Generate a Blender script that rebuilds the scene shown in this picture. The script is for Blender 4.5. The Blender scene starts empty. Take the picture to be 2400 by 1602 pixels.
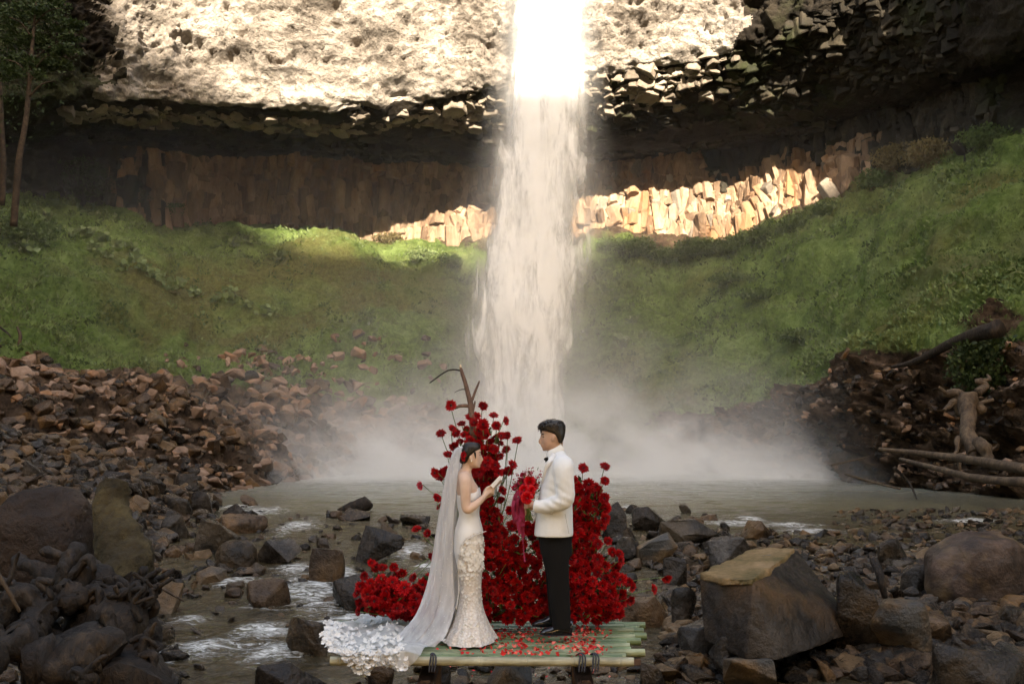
import bpy, bmesh, math, random
import numpy as np
from mathutils import Vector, Matrix, Euler
R = math.radians
scene = bpy.context.scene
# ------------------------------------------------------------------ camera
FOC = 2400 * 35.0 / 36.0
PITCH = R(5.36)
CAMZ = 1.65
cam_d = bpy.data.cameras.new('camera'); cam_d.lens = 35; cam_d.sensor_width = 36
cam_d.clip_start = 0.1; cam_d.clip_end = 1000
cam = bpy.data.objects.new('camera', cam_d); scene.collection.objects.link(cam)
cam.location = (0, 0, CAMZ); cam.rotation_euler = (R(90) + PITCH, 0, 0)
scene.camera = cam
# ------------------------------------------------------------------ light
SUN_AZ = R(6)      # sun stands behind the camera, this far to its right
SUN_EL = R(27)
world = bpy.data.worlds.new('World'); scene.world = world; world.use_nodes = True
wn = world.node_tree; bg = wn.nodes['Background']
sky = wn.nodes.new('ShaderNodeTexSky'); sky.sky_type = 'NISHITA'; sky.sun_disc = False
sky.sun_elevation = SUN_EL; sky.sun_rotation = R(180) - SUN_AZ
sky.air_density = 1.0; sky.dust_density = 2.5; sky.ozone_density = 0.6
wn.links.new(sky.outputs[0], bg.inputs[0]); bg.inputs[1].default_value = 0.15
sun_d = bpy.data.lights.new('sun', 'SUN'); sun_d.energy = 3.9; sun_d.angle = R(0.6)
sun_d.color = (1.0, 0.98, 0.95)
sun = bpy.data.objects.new('sun', sun_d); scene.collection.objects.link(sun)
SUN_DIR = Vector((math.sin(SUN_AZ) * math.cos(SUN_EL), -math.cos(SUN_AZ) * math.cos(SUN_EL), math.sin(SUN_EL)))
sun.rotation_euler = SUN_DIR.to_track_quat('Z', 'Y').to_euler()
sun.location = (20, -60, 70)
vs = scene.view_settings
vs.view_transform = 'Standard'; vs.look = 'None'; vs.gamma = 1; vs.use_curve_mapping = False
vs.exposure = 2.55
vs.use_white_balance = True; vs.white_balance_temperature = 8200; vs.white_balance_tint = 10
scene.render.engine = 'CYCLES'
cy = scene.cycles
cy.use_denoising = True
cy.max_bounces = 8; cy.diffuse_bounces = 4; cy.glossy_bounces = 2; cy.transmission_bounces = 4
cy.transparent_max_bounces = 16; cy.volume_bounces = 3
cy.volume_step_rate = 1.0; cy.volume_max_steps = 128
cy.caustics_reflective = False; cy.caustics_refractive = False
cy.sample_clamp_indirect = 6

# ------------------------------------------------------------------ helpers
CA, SA = math.cos(PITCH), math.sin(PITCH)
def P(px, py, Y):
    """world point seen at photo pixel px,py at distance Y along the ground"""
    dx = (px - 1200) / FOC; dy = -(py - 801) / FOC
    d = (dx, CA - SA * dy, SA + CA * dy)
    s = Y / d[1]
    return Vector((d[0] * s, Y, CAMZ + d[2] * s))
def PZ(px, py, z):
    """world point seen at photo pixel px,py on the level z"""
    dx = (px - 1200) / FOC; dy = -(py - 801) / FOC
    d = (dx, CA - SA * dy, SA + CA * dy)
    s = (z - CAMZ) / d[2]
    return Vector((d[0] * s, d[1] * s, z))

def _hash(ix, iy, iz, seed):
    h = (ix * 374761393 + iy * 668265263 + iz * 2147483647 + seed * 1274126177) & 0xffffffff
    h = ((h ^ (h >> 13)) * 1274126177) & 0xffffffff
    h = (h ^ (h >> 16)) & 0xffffffff
    return h.astype(np.float64) / 4294967295.0
def vnoise(p, seed=0):
    """value noise 0..1 at points p (n,3)"""
    f = np.floor(p); i = f.astype(np.int64); t = p - f; t = t * t * (3 - 2 * t)
    r = 0
    for a in (0, 1):
        wx = t[:, 0] if a else 1 - t[:, 0]
        for b in (0, 1):
            wy = t[:, 1] if b else 1 - t[:, 1]
            for c in (0, 1):
                wz = t[:, 2] if c else 1 - t[:, 2]
                r = r + wx * wy * wz * _hash(i[:, 0] + a, i[:, 1] + b, i[:, 2] + c, seed)
    return r
def fbm(p, octaves=4, scale=1.0, gain=0.5, seed=0, ridged=False):
    p = np.asarray(p, float) * scale; amp = 1.0; s = 0; tot = 0
    for o in range(octaves):
        n = vnoise(p + 17.3 * o, seed + o)
        if ridged: n = 1 - np.abs(2 * n - 1)
        s = s + amp * n; tot += amp; amp *= gain; p = p * 2.03
    return s / tot
def nz(x, y, z=0.0, **k):
    return float(fbm(np.array([[x, y, z]]), **k)[0])

def raw_mesh(name, verts, faces=None, quads=None, tris=None, smooth=False):
    me = bpy.data.meshes.new(name)
    if faces is not None:
        me.from_pydata([tuple(v) for v in verts], [], faces)
    else:
        k = 4 if quads is not None else 3
        F = np.asarray(quads if quads is not None else tris, dtype=np.int32)
        V = np.asarray(verts, dtype=np.float32)
        me.vertices.add(len(V)); me.vertices.foreach_set('co', V.ravel())
        me.loops.add(F.size); me.loops.foreach_set('vertex_index', F.ravel())
        me.polygons.add(len(F)); me.polygons.foreach_set('loop_start', np.arange(0, F.size, k, dtype=np.int32))
        me.polygons.foreach_set('loop_total', np.full(len(F), k, dtype=np.int32))
        me.update(calc_edges=True)
    if smooth: me.polygons.foreach_set('use_smooth', np.ones(len(me.polygons), dtype=bool))
    return me
def link(name, me, mat=None, parent=None, loc=None, rot=None, scale=None):
    o = bpy.data.objects.new(name, me); scene.collection.objects.link(o)
    if mat is not None and me is not None and len(me.materials) == 0:
        for m in (mat if isinstance(mat, (list, tuple)) else [mat]): me.materials.append(m)
    if parent is not None: o.parent = parent
    if loc is not None: o.location = loc
    if rot is not None: o.rotation_euler = rot
    if scale is not None: o.scale = scale
    return o
def tag(o, label=None, cat=None, group=None, kind=None):
    if label: o['label'] = label
    if cat: o['category'] = cat
    if group: o['group'] = group
    if kind: o['kind'] = kind
    return o
def empty(name, loc=(0, 0, 0), rot=None):
    o = bpy.data.objects.new(name, None); scene.collection.objects.link(o); o.location = loc
    o.empty_display_size = 0.2
    if rot is not None: o.rotation_euler = rot
    return o
def bm_mesh(bm, name, smooth=False):
    me = bpy.data.meshes.new(name); bm.to_mesh(me); bm.free()
    if smooth: me.polygons.foreach_set('use_smooth', np.ones(len(me.polygons), dtype=bool))
    return me
def cr(vals, n):
    """Catmull-Rom resample of control rows vals (k,...) to n rows"""
    vals = np.asarray(vals, float); k = len(vals)
    t = np.linspace(0, k - 1, n) if np.isscalar(n) else np.asarray(n)
    i = np.clip(np.floor(t).astype(int), 0, k - 2); f = t - i
    f = f.reshape((-1,) + (1,) * (vals.ndim - 1))
    g = lambda j: vals[np.clip(j, 0, k - 1)]
    p0, p1, p2, p3 = g(i - 1), g(i), g(i + 1), g(i + 2)
    return 0.5 * (2 * p1 + (p2 - p0) * f + (2 * p0 - 5 * p1 + 4 * p2 - p3) * f ** 2 + (3 * p1 - p0 - 3 * p2 + p3) * f ** 3)
def grid_faces(nu, nv):
    i = np.arange(nu * nv).reshape(nv, nu)
    return np.stack([i[:-1, :-1], i[:-1, 1:], i[1:, 1:], i[1:, :-1]], -1).reshape(-1, 4)
def normals(G):
    du = np.gradient(G, axis=1); dv = np.gradient(G, axis=0)
    n = np.cross(du, dv); return n / (np.linalg.norm(n, axis=-1, keepdims=True) + 1e-9)

# node helper
class NT:
    def __init__(s, name, kind='mat'):
        s.m = bpy.data.materials.new(name); s.m.use_nodes = True
        s.t = s.m.node_tree; s.t.nodes.clear()
        s.out = s.t.nodes.new('ShaderNodeOutputMaterial')
    def n(s, typ, *ins, **kw):
        nd = s.t.nodes.new('ShaderNode' + typ)
        for k, v in list(kw.items()):
            if hasattr(nd, k) and not (k in nd.inputs): setattr(nd, k, v); kw.pop(k)
        for i, v in enumerate(ins): s.set(nd.inputs[i], v)
        for k, v in kw.items(): s.set(nd.inputs[k.replace('_', ' ')] if k.replace('_', ' ') in nd.inputs else nd.inputs[k], v)
        return nd
    def set(s, inp, v):
        if v is None: return
        if isinstance(v, bpy.types.Node): v = v.outputs[0]
        if isinstance(v, bpy.types.NodeSocket): s.t.links.new(v, inp)
        else:
            if inp.type == 'RGBA' and len(v) == 3: v = (*v, 1)
            inp.default_value = v
    def math(s, op, a, b=0.0, c=None, clamp=False):
        nd = s.t.nodes.new('ShaderNodeMath'); nd.operation = op; nd.use_clamp = clamp
        s.set(nd.inputs[0], a); s.set(nd.inputs[1], b)
        if c is not None: s.set(nd.inputs[2], c)
        return nd.outputs[0]
    def mix(s, f, a, b, blend='MIX'):
        nd = s.t.nodes.new('ShaderNodeMixRGB'); nd.blend_type = blend
        s.set(nd.inputs[0], f); s.set(nd.inputs[1], a); s.set(nd.inputs[2], b); return nd.outputs[0]
    def ramp(s, f, stops, interp='LINEAR'):
        nd = s.t.nodes.new('ShaderNodeValToRGB'); cr_ = nd.color_ramp; cr_.interpolation = interp
        while len(cr_.elements) > 1: cr_.elements.remove(cr_.elements[0])
        cr_.elements[0].position = stops[0][0]; cr_.elements[0].color = (*stops[0][1], 1) if not np.isscalar(stops[0][1]) else (stops[0][1],) * 3 + (1,)
        for p_, c_ in stops[1:]:
            e = cr_.elements.new(p_); e.color = (*c_, 1) if not np.isscalar(c_) else (c_,) * 3 + (1,)
        s.set(nd.inputs[0], f); return nd.outputs[0]
    def noise(s, vec, scale, detail=4, rough=0.55, dist=0.0):
        nd = s.n('TexNoise'); s.set(nd.inputs['Vector'], vec); nd.inputs['Scale'].default_value = scale
        nd.inputs['Detail'].default_value = detail; nd.inputs['Roughness'].default_value = rough; nd.inputs['Distortion'].default_value = dist
        return nd.outputs[0]
    def maprange(s, v, a, b, c=0.0, d=1.0, smooth=False):
        nd = s.t.nodes.new('ShaderNodeMapRange'); nd.clamp = True
        if smooth: nd.interpolation_type = 'SMOOTHSTEP'
        for i, x in enumerate((v, a, b, c, d)): s.set(nd.inputs[i], x)
        return nd.outputs[0]
    def coord(s, kind='Object'): return s.n('TexCoord').outputs[kind]
    def wpos(s): return s.n('NewGeometry').outputs['Position']
    def mapping(s, vec, scale=(1, 1, 1), loc=(0, 0, 0), rot=(0, 0, 0)):
        nd = s.n('Mapping'); s.set(nd.inputs[0], vec); nd.inputs['Scale'].default_value = scale
        nd.inputs['Location'].default_value = loc; nd.inputs['Rotation'].default_value = rot; return nd.outputs[0]
    def bump(s, h, strength=0.5, dist=0.1):
        nd = s.n('Bump'); nd.inputs['Strength'].default_value = strength; nd.inputs['Distance'].default_value = dist
        s.set(nd.inputs['Height'], h); return nd.outputs[0]
    def bsdf(s, color, rough=0.8, normal=None, spec=0.5, **kw):
        nd = s.n('BsdfPrincipled'); s.set(nd.inputs['Base Color'], color); s.set(nd.inputs['Roughness'], rough)
        s.set(nd.inputs['Specular IOR Level'], spec)
        if normal is not None: s.set(nd.inputs['Normal'], normal)
        for k, v in kw.items(): s.set(nd.inputs[k.replace('_', ' ')], v)
        return nd
    def surf(s, nd): s.t.links.new(nd.outputs[0] if isinstance(nd, bpy.types.Node) else nd, s.out.inputs['Surface']); return s.m
    def vol(s, nd): s.t.links.new(nd.outputs[0], s.out.inputs['Volume']); return s.m

def plain(name, color, rough=0.7, spec=0.4, var=0.12, vscale=8.0, bump=0.0, bscale=30.0, **kw):
    t = NT(name); c = t.coord()
    n = t.noise(c, vscale, 4)
    dark = tuple(x * (1 - var) for x in color); lite = tuple(min(1, x * (1 + var)) for x in color)
    col = t.ramp(n, [(0.3, dark), (0.7, lite)])
    nm = t.bump(t.noise(c, bscale, 3), 0.5, bump) if bump else None
    return t.surf(t.bsdf(col, rough, nm, spec, **kw))
# ================================================================== materials of the setting
def rock_mat(name, dark, mid, lite, rough=0.75, nscale=0.9, bscale=3.0, bump=0.12, stain=None, rand=0.35, world=False, moss=0.0, fine=14.0, streak=1.0, spec=0.22):
    t = NT(name); c = t.wpos() if world else t.coord()
    if streak != 1.0: c = t.mapping(c, (1, 1, streak))
    oi = t.n('ObjectInfo').outputs['Random']
    cc = c if world else t.n('VectorMath', c, t.n('CombineXYZ', t.math('MULTIPLY', oi, 37.0), oi, oi), operation='ADD').outputs[0]
    a = t.noise(cc, nscale, 5, 0.6); b = t.noise(cc, fine, 4, 0.7)
    v = t.math('ADD', t.math('MULTIPLY', a, 0.7), t.math('MULTIPLY', b, 0.3))
    col = t.ramp(v, [(0.34, dark), (0.5, mid), (0.66, lite)])
    if stain:
        s = t.noise(cc, nscale * 0.45, 4, 0.6)
        col = t.mix(t.maprange(s, 0.52, 0.64), col, stain)
    if world and name in ('brown_basalt', 'pale_basalt_blocks', 'shade_dark_blocks'):
        col = t.mix(1.0, col, t.ramp(t.n('NewGeometry').outputs['Random Per Island'], [(0, .45), (1, 1.15)]), 'MULTIPLY')
    if not world and rand:
        col = t.mix(1.0, col, t.ramp(oi, [(0.0, 1 - rand), (1.0, 1 + 0.0)]), 'MULTIPLY')
    rg = t.maprange(b, 0.3, 0.7, rough - 0.12, rough + 0.12)
    if moss:
        nzv = t.n('SeparateXYZ', t.n('NewGeometry').outputs['Normal']).outputs[2]
        mm = t.math('MULTIPLY', t.maprange(nzv, 0.45, 0.85), t.maprange(t.noise(cc, 2.0, 5), 0.60 - moss, 0.75 - moss))
        col = t.mix(mm, col, t.mix(t.noise(cc, 9.0, 3), (0.035, 0.05, 0.012), (0.12, 0.13, 0.03)))
        rg = t.mix(mm, rg, (0.95, 0.95, 0.95))
    nm = t.bump(t.math('ADD', t.noise(cc, bscale, 6, 0.62), t.math('MULTIPLY', b, 0.3)), 0.9, bump)
    return t.surf(t.bsdf(col, rg, nm, spec))

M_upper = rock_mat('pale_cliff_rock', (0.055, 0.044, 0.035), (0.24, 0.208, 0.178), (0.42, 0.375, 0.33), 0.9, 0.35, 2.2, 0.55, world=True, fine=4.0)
M_shade = rock_mat('shade_dark_rock', (0.006, 0.004, 0.003), (0.015, 0.011, 0.007), (0.03, 0.023, 0.014), 0.85, 0.5, 2.0, 0.3, world=True, stain=(0.022, 0.024, 0.009))  # shade of the overhang worked into a near-black base colour
M_col = rock_mat('brown_basalt', (0.14, 0.085, 0.052), (0.33, 0.215, 0.14), (0.48, 0.345, 0.24), 0.85, 0.6, 2.8, 0.2, world=True, stain=(0.28, 0.15, 0.075), fine=6.0, streak=0.4)
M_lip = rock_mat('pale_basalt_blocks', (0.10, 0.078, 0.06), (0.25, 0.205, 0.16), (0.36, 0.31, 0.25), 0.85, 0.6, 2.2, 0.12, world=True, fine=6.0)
M_shadeblock = rock_mat('shade_dark_blocks', (0.008, 0.006, 0.004), (0.024, 0.019, 0.012), (0.058, 0.047, 0.032), 0.8, 0.6, 2.2, 0.12, world=True, fine=6.0, stain=(0.022, 0.025, 0.009))  # basalt blocks with the overhang's shade put into their colour

def slope_mat():
    t = NT('mossy_slope'); c = t.wpos()
    big = t.noise(c, 0.10, 5, 0.6, 0.5); mid = t.noise(c, 0.55, 6, 0.65, 0.4); fine = t.noise(c, 4.0, 5, 0.75)
    g = t.ramp(t.math('ADD', t.math('MULTIPLY', mid, 0.6), t.math('MULTIPLY', fine, 0.4)),
               [(0.37, (0.06, 0.10, 0.022)), (0.5, (0.18, 0.27, 0.07)), (0.63, (0.32, 0.43, 0.15))])
    olive = t.ramp(fine, [(0.35, (0.12, 0.10, 0.032)), (0.65, (0.25, 0.215, 0.08))])
    col = t.mix(t.maprange(big, 0.50, 0.62, 0, 0.75), g, olive)
    pale = t.noise(t.mapping(c, loc=(31, 4, 9)), 0.085, 4, 0.6)
    col = t.mix(t.maprange(pale, 0.56, 0.66, 0, 0.6), col, (0.27, 0.27, 0.14))
    # bare earth where the surface is steep or in the attribute
    at = t.n('Attribute', attribute_name='earth').outputs['Fac']
    e = t.ramp(t.noise(c, 1.3, 6, 0.7), [(0.34, (0.018, 0.012, 0.008)), (0.5, (0.11, 0.068, 0.042)), (0.66, (0.25, 0.165, 0.11))])
    em = t.maprange(t.math('ADD', at, t.math('MULTIPLY', t.math('SUBTRACT', mid, 0.5), 1.4)), 0.42, 0.58)
    col = t.mix(em, col, e)
    nm = t.bump(t.math('ADD', t.noise(c, 1.6, 8, 0.72), t.math('MULTIPLY', fine, 0.5)), 1.0, 0.45)
    return t.surf(t.bsdf(col, 0.95, nm, 0.15))
M_slope = slope_mat()

# ================================================================== far terrain (green slope) and cliff
COLS = [-10000, -2500, -900, -400, 0, 250, 500, 800, 1050, 1200, 1400, 1650, 1850, 2050, 2250, 2450, 2900, 3500, 6000, 15000]
def nodes(rows):
    out = []
    for c, r in zip(COLS, rows):
        k, v, Y = r
        if k == 'y': out.append(P(c, v, Y))
        else:
            out.append(Vector(((c - 1200) / FOC * Y, Y, v)))
    return np.array([tuple(v) for v in out])
def zz(z, Y): return ('z', z, Y)
def yy(py, Y): return ('y', py, Y)
ROW0 = nodes([zz(-.8, 5), zz(-.8, 12), zz(-.6, 13), zz(-.6, 14), zz(-.6, 16), zz(-.6, 21), zz(-.7, 31), zz(-.8, 46), zz(-.8, 50), zz(-.8, 51), zz(-.8, 51), zz(-.8, 49), zz(-.8, 45), zz(-.8, 39), zz(-.8, 33.5), zz(-.8, 29), zz(-.8, 24), zz(-.8, 21), zz(-.8, 11), zz(-.8, 4.5)])
ROW1 = nodes([zz(5, 6), zz(4.5, 17), zz(4.5, 26), yy(840, 34), yy(870, 41), yy(905, 44), yy(930, 49), yy(935, 54), yy(965, 54), yy(980, 54), yy(1000, 54), yy(985, 51.5), yy(925, 47), yy(872, 41.5), yy(850, 36.5), yy(815, 32.5), yy(770, 28), zz(7, 24), zz(9, 12.5), zz(9, 5)])
ROW2 = nodes([zz(11, 7), zz(11, 21), zz(11, 34), yy(600, 42), yy(650, 50), yy(700, 53), yy(745, 56.5), yy(765, 60), yy(780, 61), yy(790, 61), yy(780, 61), yy(770, 58), yy(720, 54), yy(660, 49), yy(600, 43.5), yy(560, 39), yy(480, 33), zz(14, 28), zz(15, 15), zz(15, 6)])
ROW3 = nodes([zz(18, 8), zz(18, 25), zz(18, 41), yy(410, 50), yy(455, 58), yy(490, 64), yy(538, 69.5), yy(545, 70), yy(560, 69), yy(585, 69), yy(575, 68), yy(560, 67), yy(500, 64), yy(428, 59), yy(368, 53), yy(318, 47), yy(210, 40), zz(22, 33), zz(22, 18), zz(22, 7)])
def shift(rows, dy, dz):
    o = rows.copy(); o[:, 1] += dy; o[:, 2] += dz; return o
ROW4 = shift(ROW3, 5, 0.8)
NU = 620
tcol = np.linspace(0, len(COLS) - 1, NU)
# more samples on the part in view
tcol = np.interp(np.linspace(0, 1, NU), [0, 0.08, 0.92, 1], [0, 3, 16, len(COLS) - 1])
sl = cr(np.stack([ROW0, ROW1, ROW2, ROW3, ROW4]), 300)          # (300, cols, 3)
SL = cr(np.swapaxes(sl, 0, 1), tcol); SL = np.swapaxes(SL, 0, 1)  # (300, NU, 3)
Nn = normals(SL); Nn *= np.sign(Nn[..., 2:3])
flat = SL.reshape(-1, 3)
d1 = (fbm(flat, 4, 0.13, 0.5, 3) - 0.5) * 4.2
rid = fbm(flat * np.array([1, 0.6, 1]), 4, 0.30, 0.5, 9, ridged=True)
d2 = (rid - 0.6) * 1.6
d3 = (fbm(flat, 5, 0.8, 0.6, 21) - 0.5) * 1.5 + (fbm(flat, 3, 2.6, 0.6, 23, ridged=True) - 0.5) * 0.28
tv = np.linspace(0, 1, 300)[:, None] * np.ones((1, NU))
# earth mask: rubble at the left foot, the eroded bank at the right foot
uu = np.ones((300, 1)) * tcol[None, :]
Xw, Yw = flat[:, 0].reshape(300, NU), flat[:, 1].reshape(300, NU)
foot = np.clip(1 - (tv - 0.235) / 0.04, 0, 1)
right = np.clip((uu - 10.3) / 0.7, 0, 1) * np.clip((16.0 - uu) / 1.0, 0, 1)
left = np.clip((8.9 - uu) / 0.8, 0, 1)
footl = np.clip(1 - (tv - 0.215) / 0.08, 0, 1)
earth = np.maximum(foot * right * 1.2, footl * left)
topright = np.clip((tv - 0.66) / 0.08, 0, 1) * np.clip((uu - 7.4) / 0.8, 0, 1) * np.clip((15 - uu) / 2, 0, 1)
earth = np.maximum(earth, topright * 0.72)
# dark eroded patches in the right slope
pat = fbm(flat, 3, 0.22, 0.5, 44).reshape(300, NU)
earth = np.maximum(earth, np.clip((pat - 0.60) * 6, 0, 0.6) * np.clip((uu - 12.5) / 1, 0, 1) * np.clip((0.5 - tv) / 0.1, 0, 1))
ero = (fbm(flat * np.array([0.5, 0.5, 1.7]), 5, 1.0, 0.6, 71, ridged=True).reshape(300, NU) - 0.55) * 2.6 * np.clip(foot * right, 0, 1)
edge = np.clip(tv / 0.05, 0, 1)
D = (d1 + d2).reshape(300, NU) * np.clip(tv / 0.15, 0.15, 1) * (1 - 0.6 * np.clip((tv - 0.7) / 0.1, 0, 1)) + d3.reshape(300, NU) + ero
SLD = SL + Nn * D[..., None]
me = raw_mesh('green_slope', SLD.reshape(-1, 3), quads=grid_faces(NU, 300), smooth=True)
at = me.attributes.new('earth', 'FLOAT', 'POINT'); at.data.foreach_set('value', earth.reshape(-1).astype(np.float32))
slope = tag(link('terrain', me, M_slope), 'mossy green slope between the pool and the foot of the cliff', None, kind='structure')

def slope_at(col_t, row_t):
    """surface point of the slope at fractional column (COLS index) and row 0..1"""
    j = int(np.argmin(np.abs(tcol - col_t))); i = int(round(min(max(row_t, 0), 1) * 299))
    return Vector(SLD[i, j]), Vector(Nn[i, j])
def col_of(px): return float(np.interp(px, COLS, range(len(COLS))))

# ---- the cliff: wall, overhang, lip and upper face
K0 = shift(ROW3, 1.2, -1.0)
def rowc(pys, dY):
    out = []
    for i, (c, v) in enumerate(zip(COLS, pys)):
        Y = ROW3[i][1] + dY[i] if not np.isscalar(dY) else ROW3[i][1] + dY
        if isinstance(v, tuple): out.append(Vector(((c - 1200) / FOC * Y, Y, v[0])))
        else: out.append(P(c, v, Y))
    return np.array([tuple(v) for v in out])
W1 = rowc([(20,), (20,), (22,), 330, 350, 350, 380, 375, 395, 405, 395, 370, 340, 290, 230, 160, 20, (23,), (23,), (23,)], 1.6)
W2 = rowc([(22,), (22,), (28,), 270, 290, 290, 305, 310, 282, 275, 262, 240, 130, 20, -120, -200, -300, (24,), (23,), (23,)], [-1, -1, -2, -3.5, -4, -3, -4, -3, -1.7, -1.2, -1.2, -1.8, -5.5, -7, -7, -7, -4, -3, -1, -1])
W3 = rowc([(23,), (24,), (34,), -160, 60, 190, 200, 215, 190, 165, 142, 95, -100, -191, -330, -420, -500, (26,), (24,), (24,)], [-1, -3, -7, -12, -11, -7.5, -8.5, -7.8, -6.7, -6.6, -6.5, -7.0, -14, -13, -12, -11, -9, -4, -2, -1])
W4 = shift(ROW3, 5, 0.8)
NU = 620
tcol = np.linspace(0, len(COLS) - 1, NU)
# more samples on the part in view
tcol = np.interp(np.linspace(0, 1, NU), [0, 0.08, 0.92, 1], [0, 3, 16, len(COLS) - 1])
sl = cr(np.stack([ROW0, ROW1, ROW2, ROW3, ROW4]), 300)          # (300, cols, 3)
SL = cr(np.swapaxes(sl, 0, 1), tcol); SL = np.swapaxes(SL, 0, 1)  # (300, NU, 3)
Nn = normals(SL); Nn *= np.sign(Nn[..., 2:3])
flat = SL.reshape(-1, 3)
d1 = (fbm(flat, 4, 0.13, 0.5, 3) - 0.5) * 4.2
rid = fbm(flat * np.array([1, 0.6, 1]), 4, 0.30, 0.5, 9, ridged=True)
d2 = (rid - 0.6) * 1.6
d3 = (fbm(flat, 5, 0.8, 0.6, 21) - 0.5) * 1.5 + (fbm(flat, 3, 2.6, 0.6, 23, ridged=True) - 0.5) * 0.28
tv = np.linspace(0, 1, 300)[:, None] * np.ones((1, NU))
# earth mask: rubble at the left foot, the eroded bank at the right foot
uu = np.ones((300, 1)) * tcol[None, :]
Xw, Yw = flat[:, 0].reshape(300, NU), flat[:, 1].reshape(300, NU)
foot = np.clip(1 - (tv - 0.235) / 0.04, 0, 1)
right = np.clip((uu - 10.3) / 0.7, 0, 1) * np.clip((16.0 - uu) / 1.0, 0, 1)
left = np.clip((8.9 - uu) / 0.8, 0, 1)
footl = np.clip(1 - (tv - 0.215) / 0.08, 0, 1)
earth = np.maximum(foot * right * 1.2, footl * left)
topright = np.clip((tv - 0.66) / 0.08, 0, 1) * np.clip((uu - 7.4) / 0.8, 0, 1) * np.clip((15 - uu) / 2, 0, 1)
earth = np.maximum(earth, topright * 0.72)
# dark eroded patches in the right slope
pat = fbm(flat, 3, 0.22, 0.5, 44).reshape(300, NU)
earth = np.maximum(earth, np.clip((pat - 0.60) * 6, 0, 0.6) * np.clip((uu - 12.5) / 1, 0, 1) * np.clip((0.5 - tv) / 0.1, 0, 1))
ero = (fbm(flat * np.array([0.5, 0.5, 1.7]), 5, 1.0, 0.6, 71, ridged=True).reshape(300, NU) - 0.55) * 2.6 * np.clip(foot * right, 0, 1)
edge = np.clip(tv / 0.05, 0, 1)
D = (d1 + d2).reshape(300, NU) * np.clip(tv / 0.15, 0.15, 1) * (1 - 0.6 * np.clip((tv - 0.7) / 0.1, 0, 1)) + d3.reshape(300, NU) + ero
SLD = SL + Nn * D[..., None]
me = raw_mesh('green_slope', SLD.reshape(-1, 3), quads=grid_faces(NU, 300), smooth=True)
at = me.attributes.new('earth', 'FLOAT', 'POINT'); at.data.foreach_set('value', earth.reshape(-1).astype(np.float32))
slope = tag(link('terrain', me, M_slope), 'mossy green slope between the pool and the foot of the cliff', None, kind='structure')

def slope_at(col_t, row_t):
    """surface point of the slope at fractional column (COLS index) and row 0..1"""
    j = int(np.argmin(np.abs(tcol - col_t))); i = int(round(min(max(row_t, 0), 1) * 299))
    return Vector(SLD[i, j]), Vector(Nn[i, j])
def col_of(px): return float(np.interp(px, COLS, range(len(COLS))))

# ---- the cliff: wall, overhang, lip and upper face
K0 = shift(ROW3, 1.2, -1.0)
def rowc(pys, dY):
    out = []
    for i, (c, v) in enumerate(zip(COLS, pys)):
        Y = ROW3[i][1] + dY[i] if not np.isscalar(dY) else ROW3[i][1] + dY
        if isinstance(v, tuple): out.append(Vector(((c - 1200) / FOC * Y, Y, v[0])))
        else: out.append(P(c, v, Y))
    return np.array([tuple(v) for v in out])
W1 = rowc([(20,), (20,), (22,), 330, 350, 350, 380, 375, 395, 405, 395, 370, 340, 290, 230, 160, 20, (23,), (23,), (23,)], 1.6)
W2 = rowc([(28,), (28,), (28,), 270, 290, 300, 320, 330, 345, 360, 340, 310, 190, 120, 40, -40, -200, (34,), (34,), (34,)], [-1, -1, -2, -3.5, -4, -3, -4, -3.5, -3, -3, -3, -3.5, -5.5, -6, -6, -6, -4, -3, -1, -1])
W3 = rowc([(34,), (34,), (34,), -160, 60, 190, 200, 215, 195, 172, 150, 110, -150, -300, -400, -480, -600, (44,), (44,), (40,)], [-1, -3, -7, -12, -11, -9, -10.5, -10, -7.5, -7, -6.8, -7.5, -13, -14, -13, -12, -9, -6, -3, -1])
W4 = shift(ROW3, 5, 0.8)
NU = 620
tcol = np.linspace(0, len(COLS) - 1, NU)
# more samples on the part in view
tcol = np.interp(np.linspace(0, 1, NU), [0, 0.08, 0.92, 1], [0, 3, 16, len(COLS) - 1])
sl = cr(np.stack([ROW0, ROW1, ROW2, ROW3, ROW4]), 300)          # (300, cols, 3)
SL = cr(np.swapaxes(sl, 0, 1), tcol); SL = np.swapaxes(SL, 0, 1)  # (300, NU, 3)
Nn = normals(SL); Nn *= np.sign(Nn[..., 2:3])
flat = SL.reshape(-1, 3)
d1 = (fbm(flat, 4, 0.13, 0.5, 3) - 0.5) * 4.2
rid = fbm(flat * np.array([1, 0.6, 1]), 4, 0.30, 0.5, 9, ridged=True)
d2 = (rid - 0.6) * 1.6
d3 = (fbm(flat, 5, 0.8, 0.6, 21) - 0.5) * 1.5 + (fbm(flat, 3, 2.6, 0.6, 23, ridged=True) - 0.5) * 0.28
tv = np.linspace(0, 1, 300)[:, None] * np.ones((1, NU))
# earth mask: rubble at the left foot, the eroded bank at the right foot
uu = np.ones((300, 1)) * tcol[None, :]
Xw, Yw = flat[:, 0].reshape(300, NU), flat[:, 1].reshape(300, NU)
foot = np.clip(1 - (tv - 0.235) / 0.04, 0, 1)
right = np.clip((uu - 10.3) / 0.7, 0, 1) * np.clip((16.0 - uu) / 1.0, 0, 1)
left = np.clip((8.9 - uu) / 0.8, 0, 1)
footl = np.clip(1 - (tv - 0.215) / 0.08, 0, 1)
earth = np.maximum(foot * right * 1.2, footl * left)
topright = np.clip((tv - 0.66) / 0.08, 0, 1) * np.clip((uu - 7.4) / 0.8, 0, 1) * np.clip((15 - uu) / 2, 0, 1)
earth = np.maximum(earth, topright * 0.72)
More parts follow.
